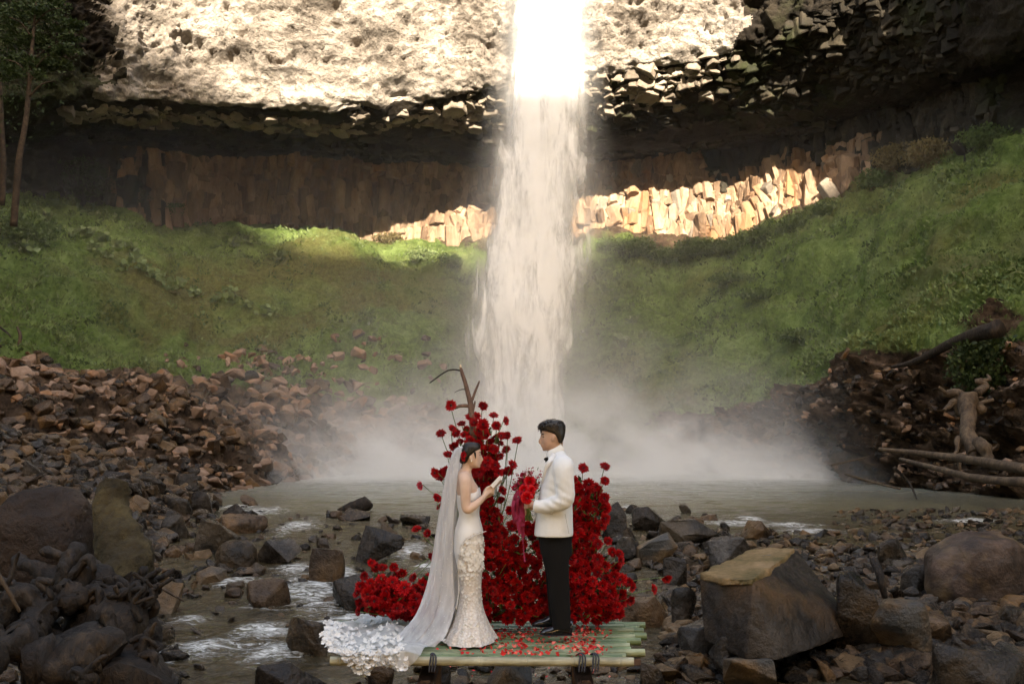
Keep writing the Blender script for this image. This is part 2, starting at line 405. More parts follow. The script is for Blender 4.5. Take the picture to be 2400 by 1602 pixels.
# dark eroded patches in the right slope
pat = fbm(flat, 3, 0.22, 0.5, 44).reshape(300, NU)
earth = np.maximum(earth, np.clip((pat - 0.60) * 6, 0, 0.6) * np.clip((uu - 12.5) / 1, 0, 1) * np.clip((0.5 - tv) / 0.1, 0, 1))
ero = (fbm(flat * np.array([0.5, 0.5, 1.7]), 5, 1.0, 0.6, 71, ridged=True).reshape(300, NU) - 0.55) * 2.6 * np.clip(foot * right, 0, 1)
edge = np.clip(tv / 0.05, 0, 1)
D = (d1 + d2).reshape(300, NU) * np.clip(tv / 0.15, 0.15, 1) * (1 - 0.6 * np.clip((tv - 0.7) / 0.1, 0, 1)) + d3.reshape(300, NU) + ero
SLD = SL + Nn * D[..., None]
me = raw_mesh('green_slope', SLD.reshape(-1, 3), quads=grid_faces(NU, 300), smooth=True)
at = me.attributes.new('earth', 'FLOAT', 'POINT'); at.data.foreach_set('value', earth.reshape(-1).astype(np.float32))
slope = tag(link('terrain', me, M_slope), 'mossy green slope between the pool and the foot of the cliff', None, kind='structure')

def slope_at(col_t, row_t):
    """surface point of the slope at fractional column (COLS index) and row 0..1"""
    j = int(np.argmin(np.abs(tcol - col_t))); i = int(round(min(max(row_t, 0), 1) * 299))
    return Vector(SLD[i, j]), Vector(Nn[i, j])
def col_of(px): return float(np.interp(px, COLS, range(len(COLS))))

# ---- the cliff: wall, overhang, lip and upper face
K0 = shift(ROW3, 1.2, -1.0)
def rowc(pys, dY):
    out = []
    for i, (c, v) in enumerate(zip(COLS, pys)):
        Y = ROW3[i][1] + dY[i] if not np.isscalar(dY) else ROW3[i][1] + dY
        if isinstance(v, tuple): out.append(Vector(((c - 1200) / FOC * Y, Y, v[0])))
        else: out.append(P(c, v, Y))
    return np.array([tuple(v) for v in out])
W1 = rowc([(20,), (20,), (22,), 330, 350, 350, 380, 375, 395, 405, 395, 370, 340, 290, 230, 160, 20, (23,), (23,), (23,)], 1.6)
W2 = rowc([(28,), (28,), (28,), 290, 305, 300, 320, 330, 345, 360, 340, 310, 270, 200, 130, 60, -120, (34,), (34,), (34,)], [-1, -1, -1, -1.5, -2, -3, -4, -3.5, -3, -3, -3, -3, -3, -3, -3, -3, -2, -2, -1, -1])
W3 = rowc([(30,), (30,), (30,), 240, 245, 235, 245, 262, 235, 215, 190, 150, 80, -30, -150, -260, -400, (38,), (38,), (38,)], [-1, -3, -3, -4, -6, -8, -10.5, -10.5, -8.5, -8.5, -8, -8, -7.5, -6.5, -6, -5, -4, -3, -2, -1])
W4 = shift(W3, -0.2, 2.6)
W5 = shift(W3, 1.6, 12.0)
W6 = shift(W3, 4.0, 26.0)
LOWSIDE = np.array([c < -1000 or c > 3000 for c in COLS])
W6[:, 2] = np.where(LOWSIDE, W3[:, 2] + 2.0, np.maximum(W6[:, 2], 50)); W5[:, 2] = np.where(LOWSIDE, W3[:, 2] + 1.4, W5[:, 2]); W4[:, 2] = np.where(LOWSIDE, W3[:, 2] + 0.7, W4[:, 2])
W7 = W6.copy(); _o = W6 - np.array([0, 30.0, 0]); _o[:, 2] = 0; W7 += 25 * _o / np.linalg.norm(_o, axis=1, keepdims=True)
NV = 330
ck = np.stack([K0, W1, W2, W3, W4, W5, W6, W7])
tv2 = np.interp(np.linspace(0, 1, NV), [0, 0.2, 0.35, 0.5, 0.62, 0.9, 0.97, 1], [0, 1, 2, 3, 4, 5, 6, 7])
cl = cr(ck, tv2)
CL = np.swapaxes(cr(np.swapaxes(cl, 0, 1), tcol), 0, 1)
CN = normals(CL)
ctr = np.array([0, 40, 20.0])
sg = np.sign(((ctr - CL) * CN).sum(-1, keepdims=True)); CN = CN * sg
fl = CL.reshape(-1, 3)
upper = np.clip((tv2 - 3.0) / 0.8, 0, 1)[:, None]
b1 = (fbm(fl, 3, 0.10, 0.5, 5) - 0.5).reshape(NV, NU) * 5.0
b2 = (fbm(fl * np.array([1, 1, 1.5]), 5, 0.42, 0.55, 12, ridged=True) - 0.55).reshape(NV, NU) * 3.2
b3 = (fbm(fl * np.array([.8, 1, 1.6]), 4, 1.7, 0.6, 33, ridged=True) - 0.55).reshape(NV, NU) * 1.0
b4 = (fbm(fl, 3, 3.4, 0.6, 53, ridged=True) - 0.5).reshape(NV, NU) * 0.34 * upper
colm = (fbm(fl * np.array([1, 1, 0.10]), 3, 1.3, 0.55, 57, ridged=True) - 0.5).reshape(NV, NU) * 1.5 * np.clip(1.25 - tv2, 0, 1)[:, None] * np.clip(tv2 / .2, 0, 1)[:, None]
DD = colm + b4 + b1 * np.where(tv2 < 3, 0.2, np.clip((tv2 - 3) / 2.0, 0.2, 0.7))[:, None] + (b2 + b3) * (0.25 + 0.75 * upper)
CLD = CL + CN * DD[..., None]
rowsplit = int(np.argmin(np.abs(tv2 - 3.15))); rows1 = int(np.argmin(np.abs(tv2 - 1.05)))
me = raw_mesh('cliff', CLD.reshape(-1, 3), quads=grid_faces(NU, NV), smooth=True)
me.materials.append(M_col); me.materials.append(M_shade); me.materials.append(M_upper)
fi = np.repeat(np.arange(NV - 1), NU - 1)
# upper rock outside the lit stretch is painted dark as shade, right and far left
cx = CLD[:-1, :-1, 0].reshape(-1); 
uj = np.tile(np.arange(NU - 1), NV - 1)
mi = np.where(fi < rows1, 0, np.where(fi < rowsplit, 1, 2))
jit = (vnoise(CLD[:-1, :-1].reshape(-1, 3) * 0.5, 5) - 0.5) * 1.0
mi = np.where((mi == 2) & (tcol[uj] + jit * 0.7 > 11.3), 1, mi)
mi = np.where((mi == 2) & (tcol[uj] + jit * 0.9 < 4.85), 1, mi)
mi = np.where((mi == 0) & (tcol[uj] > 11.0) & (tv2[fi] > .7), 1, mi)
mi = np.where((mi == 0) & ((tcol[uj] > 13.2) | (tcol[uj] + jit * 1.2 < 5.1)), 1, mi)  # shaded top right and both ends of the lower wall painted dark
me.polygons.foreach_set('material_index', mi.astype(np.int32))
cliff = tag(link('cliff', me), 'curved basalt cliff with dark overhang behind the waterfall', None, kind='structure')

def cliff_at(col_t, row_t, disp=True):
    j = int(np.argmin(np.abs(tcol - col_t))); i = int(np.argmin(np.abs(tv2 - row_t)))
    return Vector((CLD if disp else CL)[i, j]), Vector(CN[i, j])

# ---- basalt columns and blocks of the cliff
def hex_prism(r, h, sides, rng, taper=0.0, cut=0.25):
    bm = bmesh.new(); ang0 = rng.random() * 6.28; ring = []
    for lv in range(2):
        rr = []
        sc = 1 - taper * lv
        for k in range(sides):
            a = ang0 + 6.2832 * (k + rngs[k % len(rngs)] * 0.22) / sides
            rad = r * (0.88 + 0.22 * rngs[(k + 3) % len(rngs)]) * sc
            x, y = rad * math.cos(a), rad * math.sin(a)
            z = (-h / 2 if lv == 0 else h / 2) + cut * r * (math.sin(a + lv) * 0.9)
            rr.append(bm.verts.new((x, y, z)))
        ring.append(rr)
    bm.faces.new(list(reversed(ring[0]))); bm.faces.new(ring[1])
    for k in range(sides):
        bm.faces.new((ring[0][k], ring[0][(k + 1) % sides], ring[1][(k + 1) % sides], ring[1][k]))
    bmesh.ops.bevel(bm, geom=bm.edges[:], offset=0.07 * r, segments=1, affect='EDGES', profile=0.6)
    return bm
rng = random.Random(5)
PR = []
for k in range(10):
    rngs = [rng.random() for _ in range(9)]
    PR.append(bm_mesh(hex_prism(1.0, 2.0, rng.choice([5, 6, 6, 6, 7]), rng, rng.random() * 0.1, 0.14), 'stone'))
PRV = [(np.array([v.co[:] for v in m.vertices]), [list(p.vertices) for p in m.polygons]) for m in PR]
class Join:
    def __init__(s): s.v = []; s.f = []; s.n = 0
    def add(s, vf, M):
        v, f = vf; A = np.array(M); w = v @ A[:3, :3].T + A[:3, 3]
        s.v.append(w); s.f += [[i + s.n for i in q] for q in f]; s.n += len(v)
    def build(s, name, mat, parent=None):
        return link(name, raw_mesh(name, np.concatenate(s.v), faces=s.f), mat, parent)
def TRS(loc, rot, sc): return Matrix.LocRotScale(Vector(loc), Euler(rot), Vector(sc))
blocks = []      # (matrix, material, share-rank)
def add_block(p, r, h, tilt, mat, rank):
    blocks.append((TRS(p, (rng.gauss(0, tilt), rng.gauss(0, tilt), rng.random() * 6.28), (r, r, h)), mat, rank, rng.randrange(len(PR))))
# underside of the overhang: hanging column ends, staggered
for ci in np.arange(4.6, 14.0, 0.027):
    for rv in np.arange(1.15, 3.05, 0.075):
        p, n = cliff_at(ci + rng.uniform(-.02, .02), rv + rng.uniform(-.04, .04))
        r = rng.uniform(0.24, 0.50) * (1.15 if rv > 2.4 else 1) * (1.5 if rng.random() < .12 and rv > 2 else 1)
        if ci < 9 and rv > 2.9: continue
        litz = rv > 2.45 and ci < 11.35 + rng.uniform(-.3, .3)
        m = M_lip if litz else M_shadeblock  # pale blocks in the lit zone, shade painted dark elsewhere
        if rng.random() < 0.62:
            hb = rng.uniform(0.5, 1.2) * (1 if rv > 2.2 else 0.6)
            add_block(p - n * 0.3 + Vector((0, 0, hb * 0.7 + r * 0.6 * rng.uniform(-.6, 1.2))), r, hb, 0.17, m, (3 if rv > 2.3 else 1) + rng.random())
# lower wall: standing columns broken into blocks
for ci in np.arange(4.9, 14.6, 0.027):
    for rv in np.arange(0.1, 1.15, 0.068):
        if rng.random() < (0.5 if ci < 7.0 else 0.85):
            p, n = cliff_at(ci + rng.uniform(-.015, .015), rv + rng.uniform(-.03, .03))
            r = rng.uniform(0.22, 0.46)
            vis = 2.5 if (7 < ci < 14) else 1
            big = rng.random() < 0.15
            add_block(p + n * rng.uniform(-0.35, 0.55), r * (1.4 if big else 1), rng.uniform(0.35, 0.9) * (1.5 if rv < 0.6 else 1), 0.16 if ci < 8 else 0.24, M_shadeblock if ci > 13.1 + rng.uniform(-.2, .2) or ci < 5.15 + rng.uniform(-.3, .3) or (rv > .72 + rng.uniform(-.1, .1) and ci > 11.0) else (M_col if (ci < 9.2 or rng.random() < .9) else M_lip), vis + rng.random())  # dark material paints the shade at the wall's ends and top right
blocks.sort(key=lambda b: -b[2] - 0.5 * b[0].to_scale().x)
BM_ = {}
joins = {}
for k, (M, mat, rank, pi) in enumerate(blocks):
    if k < 300:
        key = (pi, mat.name)
        if key not in BM_:
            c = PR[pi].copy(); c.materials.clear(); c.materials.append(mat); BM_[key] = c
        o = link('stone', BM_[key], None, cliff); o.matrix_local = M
    else:
        joins.setdefault(mat.name, Join()).add(PRV[pi], M)
allj = None
for nm_, j in joins.items():
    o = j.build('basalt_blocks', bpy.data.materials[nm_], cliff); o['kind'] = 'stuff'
print('blocks', len(blocks))

# ---- the opposite side of the gorge, behind the camera: it shades the lower half of the amphitheatre
def opposite():
    sx, sy = math.sin(SUN_AZ), -math.cos(SUN_AZ)
    # rim must graze the cliff foot at Y=68, z=Z0 ; wall stands DIST from the camera towards the sun
    Z0 = 15.0; DIST = 105.0
    n = 160; V = []
    base = Vector((sx, sy, 0)) * DIST; side = Vector((-sy, sx, 0))
    run = (68 + DIST / math.cos(SUN_AZ)) / math.cos(SUN_AZ) 
    rim = Z0 + (68 * math.cos(SUN_AZ) + DIST) * math.tan(SUN_EL)
    rows = [(-2, 0.0), (rim * .25, 0.18), (rim * .5, 0.1), (rim * .75, 0.25), (rim, 0.4), (rim + .5, 1.6)]
    C_ = []
    for z, b in rows:
        C_.append([tuple(base + side * ((i / (n - 1) - 0.5) * 300) + Vector((sx, sy, 0)) * b * 14 + Vector((0, 0, z))) for i in range(n)])
    G = cr(np.array(C_), 90)
    N = normals(G); f = G.reshape(-1, 3)
    d = (fbm(f, 4, 0.07, 0.5, 2) - 0.5).reshape(90, n) * 7 + (fbm(f, 4, 0.4, 0.5, 2) - 0.5).reshape(90, n) * 2
    top = np.clip((np.arange(90) - 66) / 8, 0, 1)[:, None]
    G = G + N * d[..., None] * (1 - 0.5 * top[..., None])
    # ragged rim of vegetation; lift is added to throw shade on the cliff's left side
    X = np.array([(i / (n - 1) - 0.5) * 300 for i in range(n)])
    rag = (fbm(np.stack([X, X * 0, X * 0], 1), 5, 0.09, 0.6, 8) - 0.5) * 7
    lift = 6.5 * np.clip((-5.5 - X) / 7, 0, 1) + 26 * np.clip((-16.5 - X) / 6, 0, 1)
    G[..., 2] += top * (rag + lift)[None, :]
    return G, n
G, n = opposite()
M_far = rock_mat('shaded_gorge_wall', (0.03, 0.035, 0.015), (0.07, 0.075, 0.03), (0.14, 0.12, 0.07), 0.9, 0.15, 0.8, 0.6, world=True)
tag(link('gorge_wall', raw_mesh('gorge_wall', G.reshape(-1, 3), quads=grid_faces(n, 90), smooth=True), M_far), 'overgrown opposite wall of the gorge', None, kind='structure')

# ================================================================== river bed, stream and pool
def bed_z(X, Y):
    X = np.asarray(X, float); Y = np.asarray(Y, float)
    base = np.interp(Y, [0, 6, 10, 18, 26, 31, 36, 60], [-1.02, -1.0, -0.9, -0.72, -0.52, -0.62, -1.5, -3.0])
    p = np.stack([X, Y, X * 0], -1).reshape(-1, 3)
    n1 = (fbm(p, 3, 0.35, 0.5, 61).reshape(X.shape) - 0.5) * 0.5 + (fbm(p, 4, 1.6, 0.6, 62).reshape(X.shape) - 0.5) * 0.28
    # banks: left bank driftwood side, right gravel bar
    lb = np.clip((-X - np.interp(Y, [0, 5, 8, 14, 20, 30], [2.0, 2.4, 3.6, 5.2, 6.2, 9.0])) / 1.8, 0, 1) * np.clip((34 - Y) / 8, 0, 1)
    rb = np.clip((X - np.interp(Y, [0, 5, 9, 14, 20, 30], [1.7, 2.0, 2.6, 2.8, 4.2, 9.0])) / 1.8, 0, 1) * np.clip((27 - Y) / 8, 0, 1)
    return base + n1 + 0.55 * lb + 0.27 * rb + 0.3 * np.clip(-X - 7, 0, 20) * np.clip((40 - Y) / 10, 0, 1)
def water_z(Y):
    return np.interp(Y, [0, 5, 8, 12, 18, 25, 29, 60], [-0.93, -0.90, -0.80, -0.66, -0.48, -0.30, -0.20, -0.20])
nx, ny = 260, 420
xs = np.linspace(-1, 1, nx); ys = 1.5 + (np.linspace(0, 1, ny) ** 1.8) * 60
YY, XX = np.meshgrid(ys, xs, indexing='ij'); XX = XX * (12 + YY * 0.75)
ZZ = bed_z(XX, YY)
t = NT('wet_river_bed'); c = t.wpos()
v = t.n('TexVoronoi', Vector=c, Scale=5.0, feature='F1'); v2 = t.n('TexVoronoi', Vector=c, Scale=13.0)
cc = t.mix(0.5, v.outputs['Color'], v2.outputs['Color'])
cv = t.n('SeparateColor', cc).outputs[0]
col = t.ramp(cv, [(0.2, (0.03, 0.022, 0.014)), (0.45, (0.08, 0.055, 0.03)), (0.62, (0.15, 0.10, 0.055)), (0.85, (0.07, 0.065, 0.06))])
hgt = t.math('ADD', t.math('MULTIPLY', v.outputs['Distance'], -1.0), t.math('MULTIPLY', v2.outputs['Distance'], -0.4))
M_bed = t.surf(t.bsdf(col, 0.35, t.bump(hgt, 0.9, 0.12), 0.5))
tag(link('river_bed', raw_mesh('river_bed', np.stack([XX, YY, ZZ], -1).reshape(-1, 3), quads=grid_faces(nx, ny), smooth=True), M_bed), 'stony bed of the stream and its gravel bars', None, kind='structure')

def water_mat():
    t = NT('stream_water'); c = t.wpos(); sx = t.n('SeparateXYZ', c)
    far = t.maprange(sx.outputs[1], 22.0, 34.0)
    rip = t.noise(t.mapping(c, (1.3, 2.6, 1.0), rot=(0, 0, 0.35)), 2.2, 5, 0.6, 0.6)
    rip2 = t.noise(t.mapping(c, (0.6, 2.0, 1.0)), 1.1, 4, 0.6)
    nm = t.bump(t.mix(far, rip, rip2), 1.0, 0.09)
    fo = t.n('Attribute', attribute_name='foam').outputs['Fac']
    br = t.noise(t.mapping(c, (1.0, 1.9, 1.0), rot=(0, 0, 0.5)), 4.5, 8, 0.8, 1.2)
    fm = t.maprange(t.math('ADD', t.math('MULTIPLY', fo, 0.85), t.math('MULTIPLY', t.math('SUBTRACT', br, 0.5), 3.4)), 0.42, 1.15, 0.0, 0.9)
    murk = t.mix(far, (0.075, 0.054, 0.026), (0.15, 0.147, 0.10))
    body = t.n('BsdfDiffuse', murk)
    thru = t.n('BsdfTransparent', t.mix(far, (0.80, 0.68, 0.44), (0.3, 0.3, 0.22)))
    mixed = t.n('MixShader', t.maprange(sx.outputs[1], 4.0, 30.0, 0.40, 0.96), thru, body)
    gl = t.n('BsdfGlossy', (0.9, 0.92, 0.95), t.maprange(sx.outputs[1], 20, 36, 0.12, 0.3), None); t.set(gl.inputs['Normal'], nm)
    fr = t.n('Fresnel', 1.33); t.set(fr.inputs['Normal'], nm)
    w = t.n('MixShader', fr, mixed, gl)
    foam = t.n('BsdfDiffuse', t.ramp(br, [(0.4, (0.30, 0.30, 0.27)), (0.62, (0.74, 0.73, 0.70))]))
    return t.surf(t.n('MixShader', fm, w, foam))
M_water = water_mat()
nx, ny = 360, 560
xs = np.linspace(-1, 1, nx); ys = 2.0 + (np.linspace(0, 1, ny) ** 1.7) * 52
YY, XX = np.meshgrid(ys, xs, indexing='ij'); XX = XX * (9 + YY * 0.72)
# foam: where the stream drops and around the fall
def blob(x, y, rx, ry, a=0.0):
    ca, sa = math.cos(a), math.sin(a); u = (XX - x) * ca + (YY - y) * sa; v_ = -(XX - x) * sa + (YY - y) * ca
    return np.clip(1.15 - np.sqrt((u / rx) ** 2 + (v_ / ry) ** 2), 0, 1)
foam = np.zeros_like(XX)
for (px, py, wpx, hpx, a) in [(740, 1390, 130, 60, .3), (620, 1410, 60, 20, .2), (800, 1345, 60, 26, .3), (690, 1335, 60, 18, .2), (610, 1200, 90, 14, 0), (700, 1235, 70, 12, 0),
                              (560, 1190, 60, 8, 0), (960, 1290, 50, 26, 0), (1010, 1330, 60, 14, 0), (840, 1455, 130, 18, 0), (620, 1480, 110, 26, .1), (480, 1520, 120, 30, .1), (690, 1235, 50, 22, 0),
                              (1480, 1198, 60, 14, 0), (1720, 1228, 130, 7, 0), (1850, 1232, 110, 6, 0), (1760, 1218, 40, 10, 0), (1900, 1247, 120, 8, 0), (2280, 1222, 110, 5, 0), (640, 1530, 120, 30, 0), (550, 1365, 80, 14, 0), (450, 1455, 60, 14, 0)]:
    y0 = 6 + 20 * (0)
    q = PZ(px, py, -0.5); 
    for _ in range(4): q = PZ(px, py, float(water_z(q.y)))
    s = q.y / FOC
    ry = abs(PZ(px, py - hpx, q.z).y - PZ(px, py + hpx, q.z).y) / 2
    foam = np.maximum(foam, blob(q.x, q.y, wpx * s, ry, a) * 1.0)
fd = np.sqrt(((XX - 0.4) / 20.0) ** 2 + ((YY - 50) / 13.0) ** 2)
foam = np.maximum(foam, np.clip(1.15 - fd, 0, 1) * 0.75)
PP = np.stack([XX, YY, XX * 0], -1).reshape(-1, 3)
amp = np.interp(YY, [0, 22, 30, 60], [0.05, 0.05, 0.03, 0.05])
ZZ = water_z(YY) + (fbm(PP * np.array([1, 1.8, 1]), 4, 1.6, 0.6, 91).reshape(XX.shape) - 0.5) * amp * 2 + foam * 0.10 * (fbm(PP, 3, 4.0, 0.6, 92).reshape(XX.shape))
me = raw_mesh('stream', np.stack([XX, YY, ZZ], -1).reshape(-1, 3), quads=grid_faces(nx, ny), smooth=True)
at = me.attributes.new('foam', 'FLOAT', 'POINT'); at.data.foreach_set('value', foam.reshape(-1).astype(np.float32))
tag(link('water', me, M_water), 'pool under the waterfall and the stream running out of it', None, kind='structure')

# ================================================================== waterfall and mist (volumes)
YF = 53.0
def curve_node(t, fac, pts):
    nd = t.n('FloatCurve'); t.set(nd.inputs['Value'], fac); c = nd.mapping.curves[0]
    c.points[0].location = pts[0]; c.points[1].location = pts[-1]
    for p_ in pts[1:-1]: c.points.new(*p_)
    nd.mapping.update(); return nd.outputs[0]
def fall_mat():
    t = NT('falling_water'); c = t.wpos(); s = t.n('SeparateXYZ', c)
    H = 46.0
    zt = t.math('DIVIDE', s.outputs[2], H, clamp=True)
    zz_ = lambda py: min(1, max(0, P(1200, py, YF).z / H))
    xx_ = lambda px: (px - 1200) / FOC * YF
    prof = [(1060, 1085, 1345), (900, 1105, 1325), (800, 1112, 1345), (700, 1118, 1365), (560, 1135, 1388), (400, 1165, 1378), (250, 1190, 1372), (100, 1210, 1368), (0, 1215, 1366), (-400, 1230, 1360)]
    cen = [(zz_(y), 0.5 + 0.05 * xx_((a + b) / 2)) for y, a, b in prof]; wid = [(zz_(y), 0.1 * (xx_(b) - xx_(a)) / 2 ) for y, a, b in prof]
    xc = t.math('MULTIPLY', t.math('SUBTRACT', curve_node(t, zt, cen), 0.5), 20.0)
    hw = t.math('MULTIPLY', curve_node(t, zt, wid), 10.0)
    dx = t.math('DIVIDE', t.math('SUBTRACT', s.outputs[0], xc), hw)
    dy = t.math('DIVIDE', t.math('SUBTRACT', s.outputs[1], YF), 1.3)
    r = t.math('SQRT', t.math('ADD', t.math('MULTIPLY', dx, dx), t.math('MULTIPLY', dy, dy)))
    n1 = t.noise(t.mapping(c, (1.0, 0.6, 0.16)), 1.25, 5, 0.6, 0.35)
    n2 = t.noise(t.mapping(c, (1.0, 0.5, 0.08)), 3.2, 3, 0.55, 0.0)
    v = t.math('ADD', t.math('MULTIPLY', n1, 0.65), t.math('MULTIPLY', n2, 0.35))
    rr = t.math('SUBTRACT', r, t.math('MULTIPLY', t.math('SUBTRACT', v, 0.5), 1.7))
    core = t.maprange(rr, 1.15, 0.55, 0, 1, True)
    soft = t.maprange(r, 1.9, 0.4, 0, 0.22, True)
    gap = t.maprange(v, 0.40, 0.56, 0.05, 1.0, True)
    dens = t.math('ADD', t.math('MULTIPLY', t.math('MULTIPLY', core, gap), 1.1), soft)
    pv = t.n('VolumePrincipled'); t.set(pv.inputs['Color'], (0.97, 0.965, 0.955)); t.set(pv.inputs['Density'], dens); t.set(pv.inputs['Anisotropy'], 0.0)
    return t.vol(pv)
# solid water inside the spray: strands that end in ragged comet tips
def strand_mat():
    t = NT('white_water'); c = t.wpos()
    n1 = t.noise(t.mapping(c, (1.0, 0.6, 0.22)), 1.2, 6, 0.6, 0.7); n2 = t.noise(t.mapping(c, (1.0, 0.6, 0.22)), 4.0, 5, 0.7, 0.6)
    at_ = t.n('Attribute', attribute_name='edge').outputs['Fac']
    v = t.math('ADD', t.math('MULTIPLY', n1, 0.72), t.math('MULTIPLY', n2, 0.28))
    a = t.maprange(t.math('SUBTRACT', v, t.math('MULTIPLY', at_, 0.36)), 0.16, 0.46, 0.0, 0.92, True)
    col = t.ramp(v, [(0.36, (0.80, 0.81, 0.82)), (0.48, (0.92, 0.925, 0.93)), (0.6, (0.97, 0.97, 0.97))])
    d = t.n('MixShader', 0.35, t.n('BsdfDiffuse', col), t.n('BsdfTranslucent', col))
    return t.surf(t.n('MixShader', a, t.n('BsdfTransparent'), d))
def strands(parent):
    V = []; F = []; E = []; n0 = 0; nz_, na = 260, 60
    for k, (sc, yo, sd) in enumerate([(0.60, 0.0, 1), (0.86, 0.05, 7), (1.12, 0.1, 13)]):
        z = np.linspace(-0.2, 45, nz_); 
        prof = [(1100, 1095, 1335), (900, 1108, 1325), (800, 1105, 1345), (700, 1112, 1362), (560, 1135, 1380), (400, 1165, 1376), (250, 1190, 1372), (100, 1210, 1368), (0, 1215, 1366), (-800, 1230, 1360)]
        zs = np.array([P(1200, p_[0], YF).z for p_ in prof]); zs[0] = -0.5
        xl = np.interp(z, zs, [(p_[1] - 1200) / FOC * YF for p_ in prof]); xr = np.interp(z, zs, [(p_[2] - 1200) / FOC * YF for p_ in prof])
        a = np.linspace(0, 2 * math.pi, na, endpoint=False)
        A, Z = np.meshgrid(a, z); XC = ((xl + xr) / 2)[:, None]; HW = ((xr - xl) / 2)[:, None] * sc
        p3 = np.stack([np.cos(A) * 2, np.sin(A) * 2, Z * 0.25], -1).reshape(-1, 3) + sd
        w = 1 + (fbm(p3, 4, 1.0, 0.6, sd).reshape(A.shape) - 0.5) * 0.5
        X = XC + HW * np.cos(A) * w; Y = YF + yo + 1.1 * sc * np.sin(A) * w
        X += (vnoise(p3 * 3, sd + 2).reshape(A.shape) - .5) * 0.3
        V.append(np.stack([X, Y, Z], -1).reshape(-1, 3)); E.append((np.clip(np.abs(np.cos(A)) - 0.45, 0, 1) / 0.55 * (0.35 + 0.5 * (k / 2))).reshape(-1) + 0.12 * k)
        i = np.arange(nz_ * na).reshape(nz_, na) + n0; j = np.roll(i, -1, 1)
        F.append(np.stack([i[:-1], j[:-1], j[1:], i[1:]], -1).reshape(-1, 4)); n0 += nz_ * na
    me = raw_mesh('water_strands', np.concatenate(V), quads=np.concatenate(F), smooth=True)
    at = me.attributes.new('edge', 'FLOAT', 'POINT'); at.data.foreach_set('value', np.concatenate(E).astype(np.float32))
    o = link('water_strands', me, strand_mat(), parent); o['kind'] = 'stuff'; return o
def box(name, lo, hi, mat):
    lo, hi = Vector(lo), Vector(hi)
    v = [(x, y, z) for x in (lo.x, hi.x) for y in (lo.y, hi.y) for z in (lo.z, hi.z)]
    f = [(0, 1, 3, 2), (4, 6, 7, 5), (0, 4, 5, 1), (2, 3, 7, 6), (0, 2, 6, 4), (1, 5, 7, 3)]
    return link(name, raw_mesh(name, v, faces=f), mat)
mf = fall_mat(); mf.cycles.volume_step_rate = 1.0
wf = tag(box('waterfall', (-6, YF - 2.2, -0.1), (8, YF + 2.2, 46), mf), 'tall white waterfall plunging into the pool', None, kind='structure')
strands(wf)
def mist_mat():
    t = NT('spray_mist'); c = t.wpos(); s = t.n('SeparateXYZ', c)
    dx = t.math('DIVIDE', t.math('SUBTRACT', s.outputs[0], 1.5), 15.5)
    dy = t.math('DIVIDE', t.math('SUBTRACT', s.outputs[1], 50.0), 13.0)
    z = t.math('MAXIMUM', t.math('ADD', s.outputs[2], 0.2), 0.0)
    rad = t.math('ADD', t.math('MULTIPLY', dx, dx), t.math('MULTIPLY', dy, dy))
    # low ground spray and a taller plume round the fall
    low = t.math('MULTIPLY', t.math('EXPONENT', t.math('MULTIPLY', rad, -1.5)), t.math('EXPONENT', t.math('MULTIPLY', z, -0.75)))
    dx2 = t.math('DIVIDE', t.math('SUBTRACT', s.outputs[0], 0.6), 7.5); dy2 = t.math('DIVIDE', t.math('SUBTRACT', s.outputs[1], 52.0), 6.0)
    rad2 = t.math('ADD', t.math('MULTIPLY', dx2, dx2), t.math('MULTIPLY', dy2, dy2))
    tall = t.math('MULTIPLY', t.math('EXPONENT', t.math('MULTIPLY', rad2, -1.3)), t.math('EXPONENT', t.math('MULTIPLY', z, -0.26)))
    n = t.noise(t.mapping(c, (1, 1, 1.3)), 0.3, 5, 0.6, 0.8)
    nn = t.maprange(n, 0.38, 0.64, 0.02, 2.0, True)
    edge = t.math('MULTIPLY', t.maprange(s.outputs[1], 36.0, 41.0), t.maprange(t.math('ABSOLUTE', s.outputs[0]), 33.0, 27.0))
    edge = t.math('MULTIPLY', edge, t.maprange(s.outputs[2], 17.5, 12.0))
    wide = t.math('MULTIPLY', t.math('EXPONENT', t.math('MULTIPLY', rad, -0.42)), t.math('EXPONENT', t.math('MULTIPLY', z, -2.0)))
    dens = t.math('ADD', t.math('ADD', t.math('MULTIPLY', low, 0.62), t.math('MULTIPLY', wide, 0.35)), t.math('MULTIPLY', tall, 0.15))
    dens = t.math('MULTIPLY', t.math('ADD', t.math('MULTIPLY', dens, nn), 0.0025), edge)
    pv = t.n('VolumePrincipled'); t.set(pv.inputs['Color'], (0.985, 0.985, 0.985)); t.set(pv.inputs['Density'], dens); t.set(pv.inputs['Anisotropy'], 0.0)
    return t.vol(pv)
tag(box('mist', (-34, 35.5, -0.15), (34, 64, 18), mist_mat()), 'white spray drifting over the pool below the waterfall', 'mist', kind='stuff')
